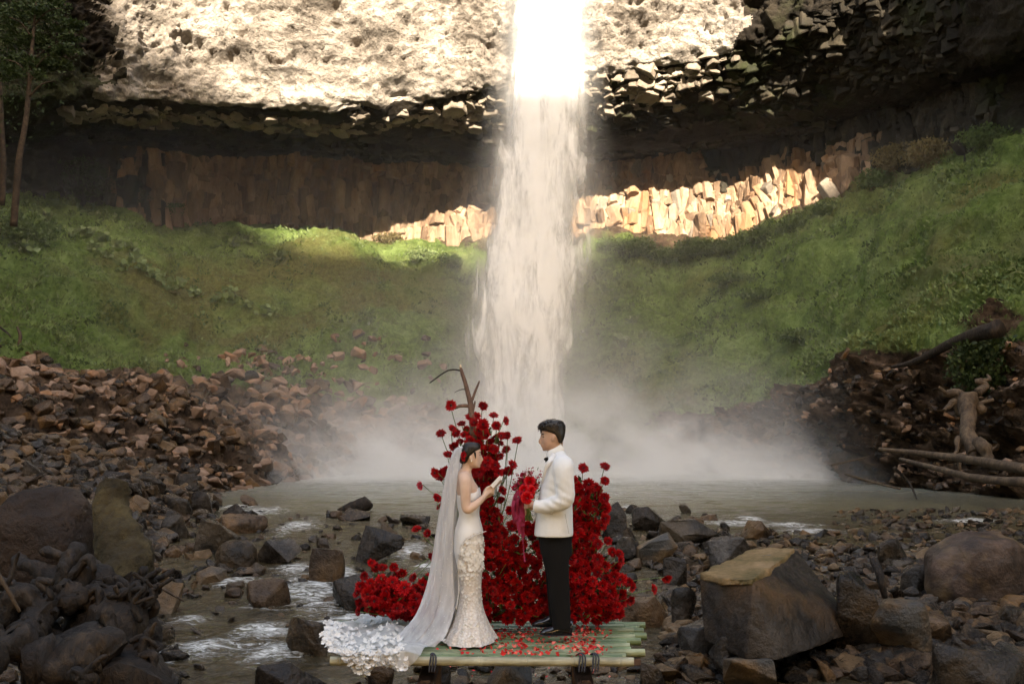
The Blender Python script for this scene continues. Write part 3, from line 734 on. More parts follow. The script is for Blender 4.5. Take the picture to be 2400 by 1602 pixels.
# ================================================================== rocks
M_rk = {
 'dark': rock_mat('wet_dark_stone', (0.007, 0.005, 0.0035), (0.024, 0.017, 0.012), (0.062, 0.045, 0.033), 0.26, 2.2, 7.0, 0.05, stain=(0.075, 0.048, 0.027)),
 'slate': rock_mat('blue_grey_stone', (0.010, 0.008, 0.006), (0.032, 0.025, 0.020), (0.085, 0.071, 0.06), 0.26, 2.0, 8.0, 0.05, stain=(0.085, 0.06, 0.038)),
 'brown': rock_mat('brown_stone', (0.019, 0.011, 0.006), (0.062, 0.036, 0.020), (0.14, 0.087, 0.05), 0.32, 2.0, 7.0, 0.05, stain=(0.16, 0.085, 0.035)),
 'ochre': rock_mat('ochre_stone', (0.055, 0.034, 0.017), (0.15, 0.088, 0.042), (0.28, 0.18, 0.10), 0.42, 2.0, 7.0, 0.05, stain=(0.06, 0.055, 0.05)),
 'tan': rock_mat('dry_reddish_stone', (0.10, 0.062, 0.04), (0.23, 0.145, 0.10), (0.36, 0.25, 0.185), 0.8, 1.6, 6.0, 0.05, stain=(0.28, 0.14, 0.07)),
 'mossy': rock_mat('mossy_topped_stone', (0.03, 0.024, 0.02), (0.07, 0.058, 0.048), (0.14, 0.12, 0.10), 0.45, 1.6, 6.0, 0.06, stain=(0.09, 0.055, 0.03), moss=0.12),
}
_mt = rock_mat('block_with_golden_moss', (0.012, 0.008, 0.006), (0.036, 0.027, 0.021), (0.085, 0.067, 0.054), 0.45, 1.5, 5.0, 0.06, stain=(0.09, 0.05, 0.024))
def rock_mesh(seed, n=16, box=(1, .8, .7), rnd=0.35, sub=1, disp=0.05, bev=0.05, pts=None):
    rg = random.Random(seed); bm = bmesh.new()
    if pts is None:
        for _ in range(n):
            v = Vector((rg.gauss(0, 1), rg.gauss(0, 1), rg.gauss(0, 1))).normalized()
            m = max(abs(v.x), abs(v.y), abs(v.z)); v = v * (1 - rnd) / m * 0.9 + v * rnd
            bm.verts.new((v.x * box[0] / 2, v.y * box[1] / 2, v.z * box[2] / 2))
    else:
        for p in pts: bm.verts.new(p)
    r = bmesh.ops.convex_hull(bm, input=bm.verts[:])
    bmesh.ops.delete(bm, geom=[g for g in set(r['geom_interior'] + r['geom_unused']) if isinstance(g, bmesh.types.BMVert)], context='VERTS')
    bmesh.ops.dissolve_limit(bm, angle_limit=R(14), verts=bm.verts[:], edges=bm.edges[:])
    bmesh.ops.bevel(bm, geom=bm.edges[:], offset=bev * max(box), segments=2, affect='EDGES', profile=0.6, clamp_overlap=True)
    bmesh.ops.triangulate(bm, faces=bm.faces[:])
    for _ in range(sub):
        bmesh.ops.subdivide_edges(bm, edges=[e for e in bm.edges if e.calc_length() > 0.10 * max(box)], cuts=1, use_grid_fill=True)
        bmesh.ops.triangulate(bm, faces=bm.faces[:])
    if disp:
        bm.normal_update()
        co = np.array([v.co[:] for v in bm.verts]); s = 3.0 / max(box)
        d = (fbm(co * s + seed, 4, 1.0, 0.6, seed % 97) - 0.5) * disp * 2 * max(box)
        for v, q in zip(bm.verts, d): v.co += v.normal * float(q)
    me = bm_mesh(bm, 'rock', True)
    me.set_sharp_from_angle(angle=R(38))
    return me
PROTO = [rock_mesh(100 + k, n=random.Random(k).choice([11, 13, 15, 18]), box=(1, .85, .72), rnd=[.15, .3, .6][k % 3], sub=1, disp=0.03, bev=[.03, .04, .08][k % 3]) for k in range(14)]
def low_rock(seed):
    rg = random.Random(seed); bm = bmesh.new()
    for _ in range(15):
        v = Vector((rg.gauss(0, 1), rg.gauss(0, 1), rg.gauss(0, 1))).normalized(); m = max(abs(v.x), abs(v.y), abs(v.z)); v = v * .8 / m * .5 + v * .12
        bm.verts.new((v.x, v.y * .85, v.z * .72))
    r = bmesh.ops.convex_hull(bm, input=bm.verts[:]); bmesh.ops.delete(bm, geom=[g for g in set(r['geom_interior'] + r['geom_unused']) if isinstance(g, bmesh.types.BMVert)], context='VERTS')
    bmesh.ops.bevel(bm, geom=bm.edges[:], offset=.035, segments=1, affect='EDGES'); return bm_mesh(bm, 'low_rock')
LOW = [low_rock(300 + k) for k in range(10)]
LOWV = [(np.array([v.co[:] for v in m.vertices]), [list(p.vertices) for p in m.polygons]) for m in LOW]
PC = {}
def proto(k, matk):
    key = (k, matk)
    if key not in PC:
        c = PROTO[k].copy(); c.materials.clear(); c.materials.append(M_rk[matk]); PC[key] = c
    return PC[key]
_gy = np.geomspace(4.5, 58, 900)
def ground_pt(px, py, dz=0.0):
    """point of the river bed (or water) seen at px,py: march along the ray"""
    dx = (px - 1200) / FOC; dy = -(py - 801) / FOC; d1_ = CA - SA * dy
    X = dx / d1_ * _gy; Z = CAMZ + (SA + CA * dy) / d1_ * _gy
    H_ = np.maximum(BEDF(X, _gy), water_z(_gy)) + dz
    k = np.argmax(Z < H_); k = k if Z[k] < H_[k] else -1
    return Vector((X[k], _gy[k], max(H_[k], Z[k]) if k >= 0 else Z[k]))
_bx = np.linspace(-34, 34, 273); _by = np.linspace(3, 60, 229)
_BY, _BX = np.meshgrid(_by, _bx, indexing='ij'); _BZ = bed_z(_BX, _BY)
def BEDF(X, Y):
    fx = np.clip((X + 34) / .25, 0, 271.99); fy = np.clip((Y - 3) / .25, 0, 227.99); i = fx.astype(int); j = fy.astype(int); u = fx - i; v = fy - j
    return (_BZ[j, i] * (1 - u) + _BZ[j, i + 1] * u) * (1 - v) + (_BZ[j + 1, i] * (1 - u) + _BZ[j + 1, i + 1] * u) * v
n_rock_objects = 0
def round_mesh(w, d, h, seed, disp=.10):
    bm = bmesh.new(); bmesh.ops.create_icosphere(bm, subdivisions=5, radius=1.0)
    co = np.array([v.co[:] for v in bm.verts]); n1 = (fbm(co, 3, .9, .5, seed) - .5) * .5; n2 = (fbm(co, 4, 3.2, .6, seed + 3) - .5) * disp
    sg_ = np.sign(co) * np.abs(co) ** .85; c2 = sg_ * (1 + n1 + n2)[:, None] * np.array([w / 2, d / 2, h / 2])
    for v, q_ in zip(bm.verts, c2): v.co = q_
    return bm_mesh(bm, 'boulder', True)
def hero(px0, px1, ytop, ybase, matk, label, k=None, sub=2, depth=0.8, rnd=0.3, n=15, rz=0.0, disp=0.045, seed=None, Y=None):
    global n_rock_objects
    cx = (px0 + px1) / 2
    q = ground_pt(cx, ybase) if Y is None else P(cx, ybase, Y)
    s = q.y / FOC; w = (px1 - px0) * s; h = (ybase - ytop) * s
    seed = seed if seed is not None else int(px0 * 7 + ytop)
    d = w * depth
    me = rock_mesh(seed, n=n, box=(w * 1.08, d, h * 1.45), rnd=rnd, sub=sub, disp=disp, bev=0.04) if rnd < .7 else round_mesh(w * 1.05, d, h * 1.45, seed)
    me.materials.append(M_rk[matk] if isinstance(matk, str) else matk)
    o = link('boulder' if w > 0.7 else 'rock', me, None, None, (q.x * (1 + d * 0.35 / q.y), q.y + d * 0.35, q.z + h * 0.36), (0, 0, rz))
    n_rock_objects += 1
    return tag(o, label, 'boulder' if w > 0.7 else 'rock')
# the huge block with its golden mossy top
pts = [P(1638, 1350, 10.3), P(1764, 1366, 9.7), P(1868, 1288, 11.8), P(1748, 1296, 12.0), P(1885, 1318, 11.4), P(1990, 1440, 10.8), P(1945, 1400, 11.0), P(1650, 1500, 10.1), P(1750, 1545, 9.6), P(1820, 1548, 9.6),
       P(1900, 1520, 9.9), P(2000, 1480, 10.8), P(1860, 1400, 12.6), P(1648, 1420, 11.4)]
c0 = sum(pts, Vector()) / len(pts)
# top made flat: separate moss slab
me = rock_mesh(7, box=(1.5, 1.5, 1.5), sub=3, disp=0.018, bev=0.012, pts=[p - c0 for p in pts]); me.materials.append(_mt)
big = tag(link('boulder', me, None, None, c0), 'huge square-cut dark boulder with a flat golden moss top, right of the platform', 'boulder')
def moss_cap():
    t = NT('golden_moss'); c = t.coord()
    col = t.ramp(t.math('ADD', t.math('MULTIPLY', t.noise(c, 1.3, 5), .6), t.math('MULTIPLY', t.noise(c, 16, 4, .7), .4)), [(0.36, (0.075, 0.066, 0.03)), (0.5, (0.19, 0.125, 0.06)), (0.66, (0.30, 0.195, 0.11))])
    return t.surf(t.bsdf(col, 0.95, t.bump(t.noise(c, 22, 5, .7), 0.8, 0.03), 0.1))
M_gold = moss_cap()
tp = [P(1642, 1349, 10.3), P(1690, 1362, 10.0), P(1764, 1364, 9.72), P(1800, 1340, 10.3), P(1840, 1312, 11.1), P(1862, 1290, 11.7), P(1800, 1288, 12.0), P(1752, 1296, 11.95), P(1700, 1322, 11.1)]
bm = bmesh.new(); cc_ = sum(tp, Vector()) / len(tp)
nrm = (tp[2] - tp[0]).cross(tp[5] - tp[2]).normalized()
top = [bm.verts.new(p - cc_ + nrm * 0.03) for p in tp]; bot = [bm.verts.new((p - cc_) * 1.02 - nrm * 0.03) for p in tp]
bm.faces.new(top); bm.faces.new(list(reversed(bot)))
for i in range(len(tp)): bm.faces.new((top[i], bot[i], bot[(i + 1) % len(tp)], top[(i + 1) % len(tp)]))
bmesh.ops.recalc_face_normals(bm, faces=bm.faces[:])
bmesh.ops.triangulate(bm, faces=bm.faces[:])
for _ in range(4):
    bmesh.ops.subdivide_edges(bm, edges=[e for e in bm.edges if e.calc_length() > 0.09], cuts=1); bmesh.ops.triangulate(bm, faces=bm.faces[:])
bm.normal_update()
co = np.array([v.co[:] for v in bm.verts]); dd = (fbm(co, 4, 5.0, 0.6, 4) - 0.5) * 0.07
for v, q in zip(bm.verts, dd): v.co += v.normal * float(q)
o = link('moss_cap', bm_mesh(bm, 'moss_cap', True), M_gold, big, cc_ - c0)

hero(1950, 2112, 1355, 1545, 'dark', 'dark kite-shaped boulder standing on its point right of the moss-topped block', rnd=.2, n=12, depth=.7)
hero(2195, 2410, 1262, 1415, rock_mat('reddish_boulder', (0.014, 0.009, 0.006), (0.045, 0.028, 0.020), (0.11, 0.07, 0.052), 0.5, 2.0, 6.0, 0.05, stain=(0.16, 0.10, 0.05)), 'big rounded reddish-brown boulder at the right edge of the stream', rnd=.75, n=30, depth=.8)
hero(2185, 2410, 1528, 1640, 'dark', 'dark flat-topped block in the bottom right corner', rnd=.1, n=12)
hero(2040, 2180, 1420, 1560, 'ochre', 'orange-brown slab leaning below the kite-shaped boulder', rnd=.25)
hero(2120, 2230, 1440, 1520, 'brown', 'brown stone in the shade below the rounded reddish boulder')
hero(1590, 1688, 1462, 1552, 'slate', 'two-toned square rock just left of the foot of the moss-topped block', rnd=.15)
hero(1662, 1755, 1500, 1606, 'slate', 'grey peaked rock at the water edge below the moss-topped block', rnd=.2, n=11)
hero(1695, 1815, 1548, 1625, 'ochre', 'orange rock with a pale broken face at the bottom edge', rnd=.2)
hero(1832, 1890, 1515, 1555, 'ochre', 'small orange-brown block beside the foot of the moss-topped block')
hero(1480, 1562, 1188, 1246, 'dark', 'dark rounded boulder in the pool outlet behind the tall flowers', rnd=.5)
hero(1412, 1470, 1178, 1262, 'dark', 'dark peaked boulder touching the tall flower column on the right')
hero(1538, 1682, 1222, 1280, 'slate', 'long flat bluish slab in the outlet right of the tall flowers', rnd=.2, depth=.6)
hero(1735, 1825, 1222, 1264, 'brown', 'low brown rock with a hollow at the pool edge on the right', rnd=.3)
hero(1655, 1762, 1262, 1332, 'slate', 'porous blue-grey boulder behind the moss-topped block', rnd=.4, disp=.08)
hero(1492, 1588, 1252, 1322, 'ochre', 'block with a golden underside right of the tall flowers', rnd=.2)
hero(1440, 1500, 1262, 1318, 'slate', 'grey block half hidden by the right flowers', rnd=.2)
hero(1455, 1572, 1400, 1468, 'brown', 'flat angular brown slab touching the right end of the bamboo platform', rnd=.15, n=11)
hero(1572, 1640, 1382, 1476, 'dark', 'dark upright rock between the platform and the moss-topped block', rnd=.2)
hero(1552, 1612, 1310, 1380, 'dark', 'dark rock with a wet sheen behind the flat angular slab')
hero(1500, 1560, 1545, 1610, 'dark', 'dark rock in the brown shallows right of the platform')
hero(2110, 2200, 1330, 1400, 'dark', 'flat black rock left of the rounded reddish boulder')
hero(2060, 2140, 1270, 1330, 'dark', 'black stone on the gravel bar')
hero(-20, 226, 1172, 1345, rock_mat('smooth_brown_boulder', (0.008, 0.004, 0.0025), (0.026, 0.014, 0.008), (0.055, 0.032, 0.019), 0.6, 1.5, 6.0, 0.10), 'huge smooth brown boulder at the left edge', rnd=.85, n=40, depth=.8, disp=.02, Y=11.6)
hero(822, 952, 1232, 1318, 'dark', 'broad dark pyramid-shaped boulder in midstream left of the bride', rnd=.25, n=11)
hero(775, 905, 1350, 1432, 'dark', 'dark wet boulder right behind the low left flowers', rnd=.45)
hero(600, 712, 1268, 1322, 'slate', 'flat blue-grey slab with a pointed foot in the rapids', rnd=.2, n=11)
hero(722, 806, 1288, 1372, 'brown', 'tilted brown rock with a pale side beside the white water', rnd=.25)
hero(575, 682, 1362, 1426, 'brown', 'rounded brown boulder in midstream', rnd=.5)
hero(508, 598, 1274, 1332, 'dark', 'smooth dark cobble upstream of the rounded brown boulder', rnd=.7, n=24)
hero(458, 562, 1216, 1300, 'slate', 'blue-grey angular boulder at the left stream bank', rnd=.2)
hero(500, 626, 1206, 1252, 'brown', 'long flat brown slab at the pool outlet on the left', rnd=.15, depth=.6)
hero(670, 772, 1452, 1540, 'dark', 'squared dark block in the water beside the wedding train', rnd=.1, n=12)
hero(345, 435, 1372, 1442, 'ochre', 'orange-pink rock at the foot of the mossy trunk', rnd=.3)
hero(460, 530, 1330, 1370, 'ochre', 'yellow-brown rock lying in the left shallows', rnd=.3)
hero(372, 452, 1158, 1218, 'slate', 'pale grey rock on the left bank beyond the mossy trunk', rnd=.3)
hero(378, 446, 1208, 1262, 'slate', 'grey-green rock on the left bank with a flat light face', rnd=.3)
hero(430, 500, 1152, 1208, 'dark', 'dark boulder at the left corner of the pool', rnd=.4)
hero(398, 470, 1110, 1160, 'dark', 'dark grey boulder on the left shore of the pool', rnd=.35)
hero(498, 532, 1158, 1186, 'dark', 'small black rock standing in the left corner of the pool', rnd=.3)
hero(890, 950, 1222, 1272, 'dark', 'black pointed rock behind the pyramid-shaped boulder', rnd=.15, n=9)
hero(740, 775, 1262, 1292, 'dark', 'small black rock in the rapids above the tilted brown rock')
hero(800, 868, 1190, 1222, 'dark', 'low dark rock below the drift log in the pool')
hero(935, 1010, 1205, 1232, 'slate', 'low grey rocks at the outlet left of the veil')
hero(600, 770, 1566, 1640, 'dark', 'long dark rock at the bottom edge left of the train', rnd=.3)
hero(1140, 1250, 1552, 1625, 'ochre', 'flat ochre stone under the front edge of the platform', rnd=.3)
hero(1000, 1060, 1560, 1620, 'dark', 'dark stone under the platform between the two beams')
hero(1195, 1250, 1530, 1560, 'dark', 'small dark stone in the shadow under the platform')
hero(2330, 2420, 1400, 1470, 'dark', 'dark stone behind the corner block at the right edge')
hero(860, 925, 1545, 1610, 'brown', 'brown stone under the hanging lace of the train')

# scattered rocks: the largest ones single objects, the rest one mass
cand = []
rr_ = random.Random(42)
def place(px, py, size_px, matk, zone, flat=0.95, Y=None, pos=None):
    q = pos if pos is not None else ground_pt(px, py)
    s = q.y / FOC * size_px
    sc = (s * rr_.uniform(.9, 1.3), s * rr_.uniform(.8, 1.1), s * flat * rr_.uniform(.7, 1.15))
    M = TRS(q + Vector((0, 0, sc[2] * 0.12)), (rr_.gauss(0, .35), rr_.gauss(0, .35), rr_.random() * 6.28), sc)
    cand.append((size_px, M, matk, zone, rr_.randrange(14)))
def pick(*w): return rr_.choices([a for a, _ in w], [b for _, b in w])[0]
wet = (('dark', 5), ('slate', 3), ('brown', 3), ('ochre', 1.5))
# left bank heap (between the boulder and the slope)
for _ in range(2600):
    px = rr_.uniform(-60, 560); py = rr_.uniform(960, 1330)
    if px > 330 + (1330 - py) * 0.9: continue
    if py < 1080 and ground_pt(px, py).y > 50: continue
    place(px, py, rr_.choice([12, 15, 19, 24, 31, 40, 52]) * np.interp(py, [960, 1150, 1330], [.7, 1, 1.35]), pick(('brown', 4), ('dark', 4), ('slate', 2), ('ochre', 2)), 'left bank')
for _ in range(150):
    place(rr_.uniform(330, 620), rr_.uniform(1180, 1400), rr_.choice([14, 18, 24, 34, 44]), pick(*wet), 'left shallows')
for _ in range(90):
    place(rr_.uniform(600, 1010), rr_.uniform(1205, 1390), rr_.choice([10, 12, 16, 22, 30]), pick(*wet), 'midstream')
for _ in range(60):
    place(rr_.uniform(330, 1000), rr_.uniform(1400, 1602), rr_.choice([12, 18, 24, 30]), pick(*wet), 'midstream', flat=.6)
# right gravel bar
for _ in range(2600):
    py = 1195 + 400 * rr_.random() ** 1.2; px = rr_.uniform(1560, 2450)
    if py < 1250 and px < 1950: continue
    place(px, py, (8 + (py - 1195) * .085) * rr_.choice([.8, 1, 1.2, 1.7, 2.3]), pick(('dark', 5), ('slate', 2), ('brown', 4), ('ochre', 2.5)), 'gravel bar', flat=.85)
for _ in range(170):
    place(rr_.uniform(1400, 1700), rr_.uniform(1200, 1450), rr_.choice([12, 16, 22, 30, 40]), pick(*wet), 'right shallows')
for _ in range(110):
    place(rr_.uniform(1000, 1650), rr_.uniform(1530, 1610), rr_.choice([18, 24, 34, 46]), pick(('brown', 4), ('ochre', 3), ('dark', 4)), 'under platform', flat=.6)
for _ in range(160):
    place(rr_.uniform(-20, 420), rr_.uniform(1400, 1640), rr_.choice([24, 34, 50, 64]), pick(('dark', 5), ('brown', 2)), 'left corner')
# rubble on the slopes
for _ in range(6500):
    u = rr_.uniform(3.4, 9.0); tt = rr_.random() ** 1.0 * 0.30
    lim = 0.28 if u < 7.0 else max(0.16, 0.28 - (u - 7.0) * 0.04)
    if tt > lim: continue
    if tt > 0.22 and rr_.random() < .72: continue
    p, n = slope_at(u, tt)
    place(0, 0, rr_.choice([12, 14, 17, 21, 26, 34, 46]), pick(('tan', 5), ('brown', 4), ('ochre', 1), ('dark', 2.5)), 'left rubble', pos=p)
for _ in range(130):
    u_ = rr_.gauss(6.6, .45) if rr_.random() < .7 else rr_.uniform(5, 8)
    p, n = slope_at(u_, rr_.uniform(0.26, 0.44)); place(0, 0, rr_.choice([14, 18, 24, 34]), pick(('tan', 4), ('brown', 2)), 'grass rocks', pos=p)
for _ in range(2200):
    u = rr_.uniform(8.4, 15.2); tt = rr_.random() * (0.10 if u < 10.5 else 0.24)
    p, n = slope_at(u, tt); place(0, 0, rr_.choice([9, 12, 15, 20, 26]), pick(('brown', 5), ('dark', 3), ('tan', 1.5)), 'right bank', pos=p)
cand.sort(key=lambda c: -c[0])
ZN = {'left bank': 'on the left bank', 'left shallows': 'in the left shallows', 'midstream': 'in midstream', 'gravel bar': 'on the gravel bar', 'right shallows': 'in the right shallows', 'under platform': 'in front of the platform',
      'left corner': 'in the dark left corner', 'left rubble': 'in the left rubble', 'grass rocks': 'in the grass', 'right bank': 'under the right bank'}
LM = [((1810, 1420), 'moss-topped block'), ((2030, 1450), 'kite-shaped boulder'), ((2300, 1340), 'rounded reddish boulder'), ((2300, 1590), 'corner block'), ((1640, 1505), 'two-toned square rock'), ((1760, 1590), 'orange bottom rock'), ((1520, 1215), 'rounded pool boulder'),
      ((1610, 1250), 'long bluish slab'), ((1780, 1245), 'low hollow rock'), ((1705, 1300), 'porous grey boulder'), ((1515, 1435), 'flat angular slab'), ((1605, 1430), 'dark upright rock'), ((1400, 1300), 'tall red flowers'), ((100, 1250), 'huge brown boulder'), ((285, 1280), 'mossy trunk'),
      ((885, 1270), 'pyramid-shaped boulder'), ((655, 1295), 'pointed slab'), ((765, 1330), 'tilted brown rock'), ((630, 1395), 'rounded brown boulder'), ((510, 1255), 'blue-grey boulder'), ((560, 1230), 'long flat slab'), ((720, 1495), 'squared block by the train'), ((390, 1405), 'orange-pink rock'),
      ((150, 1470), 'driftwood tangle'), ((1200, 1510), 'platform'), ((250, 1040), 'reddish log'), ((80, 1010), 'dark fallen log'), ((450, 1135), 'left shore boulder'), ((2270, 1000), 'torn stump'), ((2070, 1355), 'upright stick'), ((2200, 1065), 'pale fallen trunk'), ((880, 1430), 'lace train'), ((650, 760), 'slope plants'), ((2150, 1370), 'flat black rock'), ((2100, 1300), 'black bar stone'), ((2110, 1490), 'orange-brown slab'), ((1710, 1550), 'grey peaked rock')]
def to_px(p):
    y_, z_ = p[1], p[2] - CAMZ; f = y_ * CA + z_ * SA; u = -y_ * SA + z_ * CA
    return 1200 + FOC * p[0] / f, 801 - FOC * u / f
CW = {'dark': 'wet dark', 'slate': 'blue-grey', 'brown': 'brown', 'ochre': 'ochre', 'tan': 'dry reddish', 'mossy': 'mossy'}
LEFT = 290 - n_rock_objects
jn = {}; named = {}
ORDW = 'first second third fourth fifth sixth seventh eighth ninth tenth eleventh twelfth thirteenth fourteenth fifteenth'.split() + ['last'] * 40
for k, (sz, M, matk, zone, pk) in enumerate(cand):
    if k < LEFT:
        o = link('rock', proto(pk, matk)); o.matrix_world = M
        x, y = to_px(M.translation); (lx, ly), ln = min(LM, key=lambda L_: (L_[0][0] - x) ** 2 + (L_[0][1] - y) ** 2)
        dx_, dy_ = x - lx, y - ly; rel = ('right of' if dx_ > 0 else 'left of') if abs(dx_) > abs(dy_) * .8 else ('beyond' if dy_ < 0 else 'in front of')
        dist = math.hypot(dx_, dy_); sw = 'large' if sz > 60 else ('mid-sized' if sz > 36 else 'small')
        l = '%s %s stone %s, %s the %s' % (sw, CW[matk], ZN[zone], ('close ' if dist < 90 else 'farther ') + rel if rel != 'beyond' else ('just' if dist < 90 else 'well') + ' beyond', ln)
        named.setdefault(l, []).append((x, y, o)); o['group'] = CW[matk] + ' stones ' + ZN[zone]; o['category'] = 'rock'
    else:
        jn.setdefault(matk, Join()).add(LOWV[pk % 10], M)
for l, L_ in named.items():
    L_.sort(key=lambda t_: t_[0])
    for i, (x, y, o) in enumerate(L_):
        if len(L_) == 1: o['label'] = l
        elif len(L_) == 2: o['label'] = l + (', left one', ', right one')[i]
        elif len(L_) == 3: o['label'] = l + (', left one', ', middle one', ', right one')[i]
        else: o['label'] = l + ', ' + ORDW[i] + ' from left'
        if len(o['label'].split()) > 16: o['label'] = o['label'].replace(' ' + o['group'].split(' stones ')[1], '')
        if len(o['label'].split()) > 16: o['label'] = o['label'].replace('mid-sized ', '').replace('farther ', '')
for mk, j in jn.items():
    tag(j.build({'dark': 'dark_rubble', 'slate': 'grey_rubble', 'brown': 'brown_rubble', 'ochre': 'ochre_rubble', 'tan': 'dry_rubble'}[mk], M_rk[mk]), 'loose %s rubble and pebbles along stream and slopes' % CW[mk], 'rubble', kind='stuff')

# ================================================================== wood
def wood_mat(name, dark, mid, lite, rough=0.8, stretch=6.0, bump=0.03, sc=3.0):
    t = NT(name); c = t.coord()
    a = t.noise(t.mapping(c, (stretch, stretch, 1.0)), sc, 6, 0.65, 0.6); b = t.noise(c, sc * .8, 4)
    col = t.ramp(t.math('ADD', t.math('MULTIPLY', a, .65), t.math('MULTIPLY', b, .35)), [(0.34, dark), (0.5, mid), (0.66, lite)])
    return t.surf(t.bsdf(col, rough, t.bump(a, 0.9, bump), 0.3))
M_drift = wood_mat('weathered_driftwood', (0.004, 0.0022, 0.0012), (0.014, 0.008, 0.0045), (0.05, 0.03, 0.015), 0.65, 2.5, 0.06, 5.0)
M_trunkmoss = rock_mat('trunk_under_moss', (0.013, 0.009, 0.004), (0.044, 0.031, 0.013), (0.09, 0.066, 0.028), 0.85, 3.0, 9.0, 0.09, stain=(0.04, 0.028, 0.014), rand=0)
M_bark = wood_mat('pale_bark', (0.012, 0.008, 0.005), (0.035, 0.022, 0.013), (0.08, 0.052, 0.032), 0.85, 1.0, 0.02, 6.0)
M_root = wood_mat('root_wood', (0.022, 0.014, 0.009), (0.065, 0.043, 0.027), (0.13, 0.09, 0.055), 0.8, 3.0, 0.03, 4.0)
def tube(path, radii, n=10, jitter=0.0, seed=0, sub=4, cap=True, flat=None):
    """(verts, faces) of a tube along a smooth path"""
    path = cr(np.array([tuple(p) for p in path], float), (len(path) - 1) * sub + 1)
    rad = cr(np.array(radii, float).reshape(len(radii), -1), len(path))
    if rad.shape[1] == 1: rad = np.repeat(rad, 2, 1)
    T = np.gradient(path, axis=0); T /= np.linalg.norm(T, axis=1, keepdims=True) + 1e-9
    up = np.array([0, 1.0, 0]) if flat is None else np.array(flat, float)
    V = []
    for p_, t_, r_ in zip(path, T, rad):
        a_ = np.cross(up, t_)
        if np.linalg.norm(a_) < 1e-3: a_ = np.cross(np.array([1.0, 0, 0.1]), t_)
        a_ /= np.linalg.norm(a_); b_ = np.cross(t_, a_)
        ang = np.arange(n) * 2 * math.pi / n
        V.append(p_ + np.outer(np.cos(ang) * max(r_[0], 1e-4), a_) + np.outer(np.sin(ang) * max(r_[1], 1e-4), b_))
    V = np.array(V)
    if jitter:
        f = V.reshape(-1, 3); c_ = np.repeat(path[:, None, :], n, 1).reshape(-1, 3); d = (fbm(f, 4, 3.0 / max(rad.max(), .01) * .35, 0.6, seed) - .5) * 2 * jitter + (fbm(f * np.array([1, 1, .5]), 3, 3.0 / max(rad.max(), .01), .6, seed + 1, ridged=True) - .6) * jitter * .8
        f = c_ + (f - c_) * (1 + d[:, None]); V = f.reshape(V.shape)
    m = len(path); F = []
    for i in range(m - 1):
        for j in range(n):
            F.append([i * n + j, i * n + (j + 1) % n, (i + 1) * n + (j + 1) % n, (i + 1) * n + j])
    if cap: F.append(list(range(n))[::-1]); F.append([(m - 1) * n + j for j in range(n)])
    return V.reshape(-1, 3), F
I4 = Matrix.Identity(4)
def join_tubes(name, tubes, mat, parent=None, smooth=True):
    j = Join()
    for tb in tubes: j.add(tb, I4)
    me = raw_mesh(name, np.concatenate(j.v), faces=j.f, smooth=smooth)
    return link(name, me, mat, parent)
s10 = 10.0 / FOC
q = lambda px, py, Y: P(px, py, Y)
o = join_tubes('mossy_trunk', [tube([q(268, 1140, 10.4), q(262, 1175, 10.3), q(268, 1240, 10.1), q(292, 1310, 9.9), q(292, 1370, 9.7), q(290, 1430, 9.5), q(300, 1500, 9.3)], [[.16, .16], [.17, .17], [.20, .18], [.25, .2], [.21, .18], [.13, .13], [.22, .16]], 40, 0.34, 3, 10)], M_trunkmoss)
tag(o, 'smooth mossy tree trunk standing upright on the left bank', 'tree trunk')
roots = []
rt = random.Random(9)
def wig(a, b, r0, r1, k=5, amp=.12, seed=0):
    rg = random.Random(seed); pts = []
    for i in range(k):
        f = i / (k - 1); p = a.lerp(b, f) + Vector((rg.gauss(0, amp), rg.gauss(0, amp * .5), rg.gauss(0, amp))) * (1 if 0 < i < k - 1 else .2); pts.append(p)
    return tube(pts, [(r0 + (r1 - r0) * i / (k - 1)) * (.75 + .5 * rg.random()) for i in range(k)], 18, 0.5, seed, 9)
rgd = random.Random(14)
RT = [((40, 1310, 9.2), (190, 1360, 9.0), .05, .12, 1), ((190, 1340, 9.0), (60, 1500, 8.2), .11, .14, 2), ((60, 1480, 8.2), (-80, 1560, 7.6), .12, .15, 3), ((170, 1310, 9.3), (240, 1380, 9.1), .08, .13, 4),
      ((230, 1400, 9.1), (330, 1600, 8.1), .16, .20, 5), ((220, 1440, 9.0), (150, 1640, 7.8), .13, .2, 6), ((180, 1320, 9.0), (120, 1296, 9.2), .09, .03, 7), ((300, 1440, 9.2), (300, 1640, 8.0), .13, .24, 8),
      ((200, 1400, 8.8), (280, 1450, 8.8), .10, .12, 9), ((-60, 1440, 8.6), (120, 1440, 8.5), .08, .10, 10), ((330, 1450, 9.0), (348, 1530, 8.6), .05, .015, 11), ((60, 1560, 7.9), (260, 1540, 8.0), .17, .16, 12), ((190, 1380, 8.7), (150, 1430, 8.6), .06, .08, 13)]
for k in range(44):
    x = rgd.uniform(-40, 330); y = rgd.uniform(1330, 1600); a_ = rgd.uniform(-1.2, 1.2); L_ = rgd.uniform(60, 150); Y_ = np.interp(y, [1330, 1600], [9.2, 7.9]) + rgd.uniform(-.3, .25)
    RT.append(((x, y, Y_), (x + L_ * math.cos(a_), y + L_ * math.sin(a_), Y_ - .1), rgd.uniform(.02, .07), rgd.uniform(.008, .03), 30 + k))
for (a, b, r0, r1, sd) in RT:
    roots.append(wig(q(*a), q(*b), r0, r1, 6, .07, sd))
o = join_tubes('driftwood', roots, M_drift); tag(o, 'gnarled dark tangle of driftwood roots in the bottom left corner', 'driftwood')
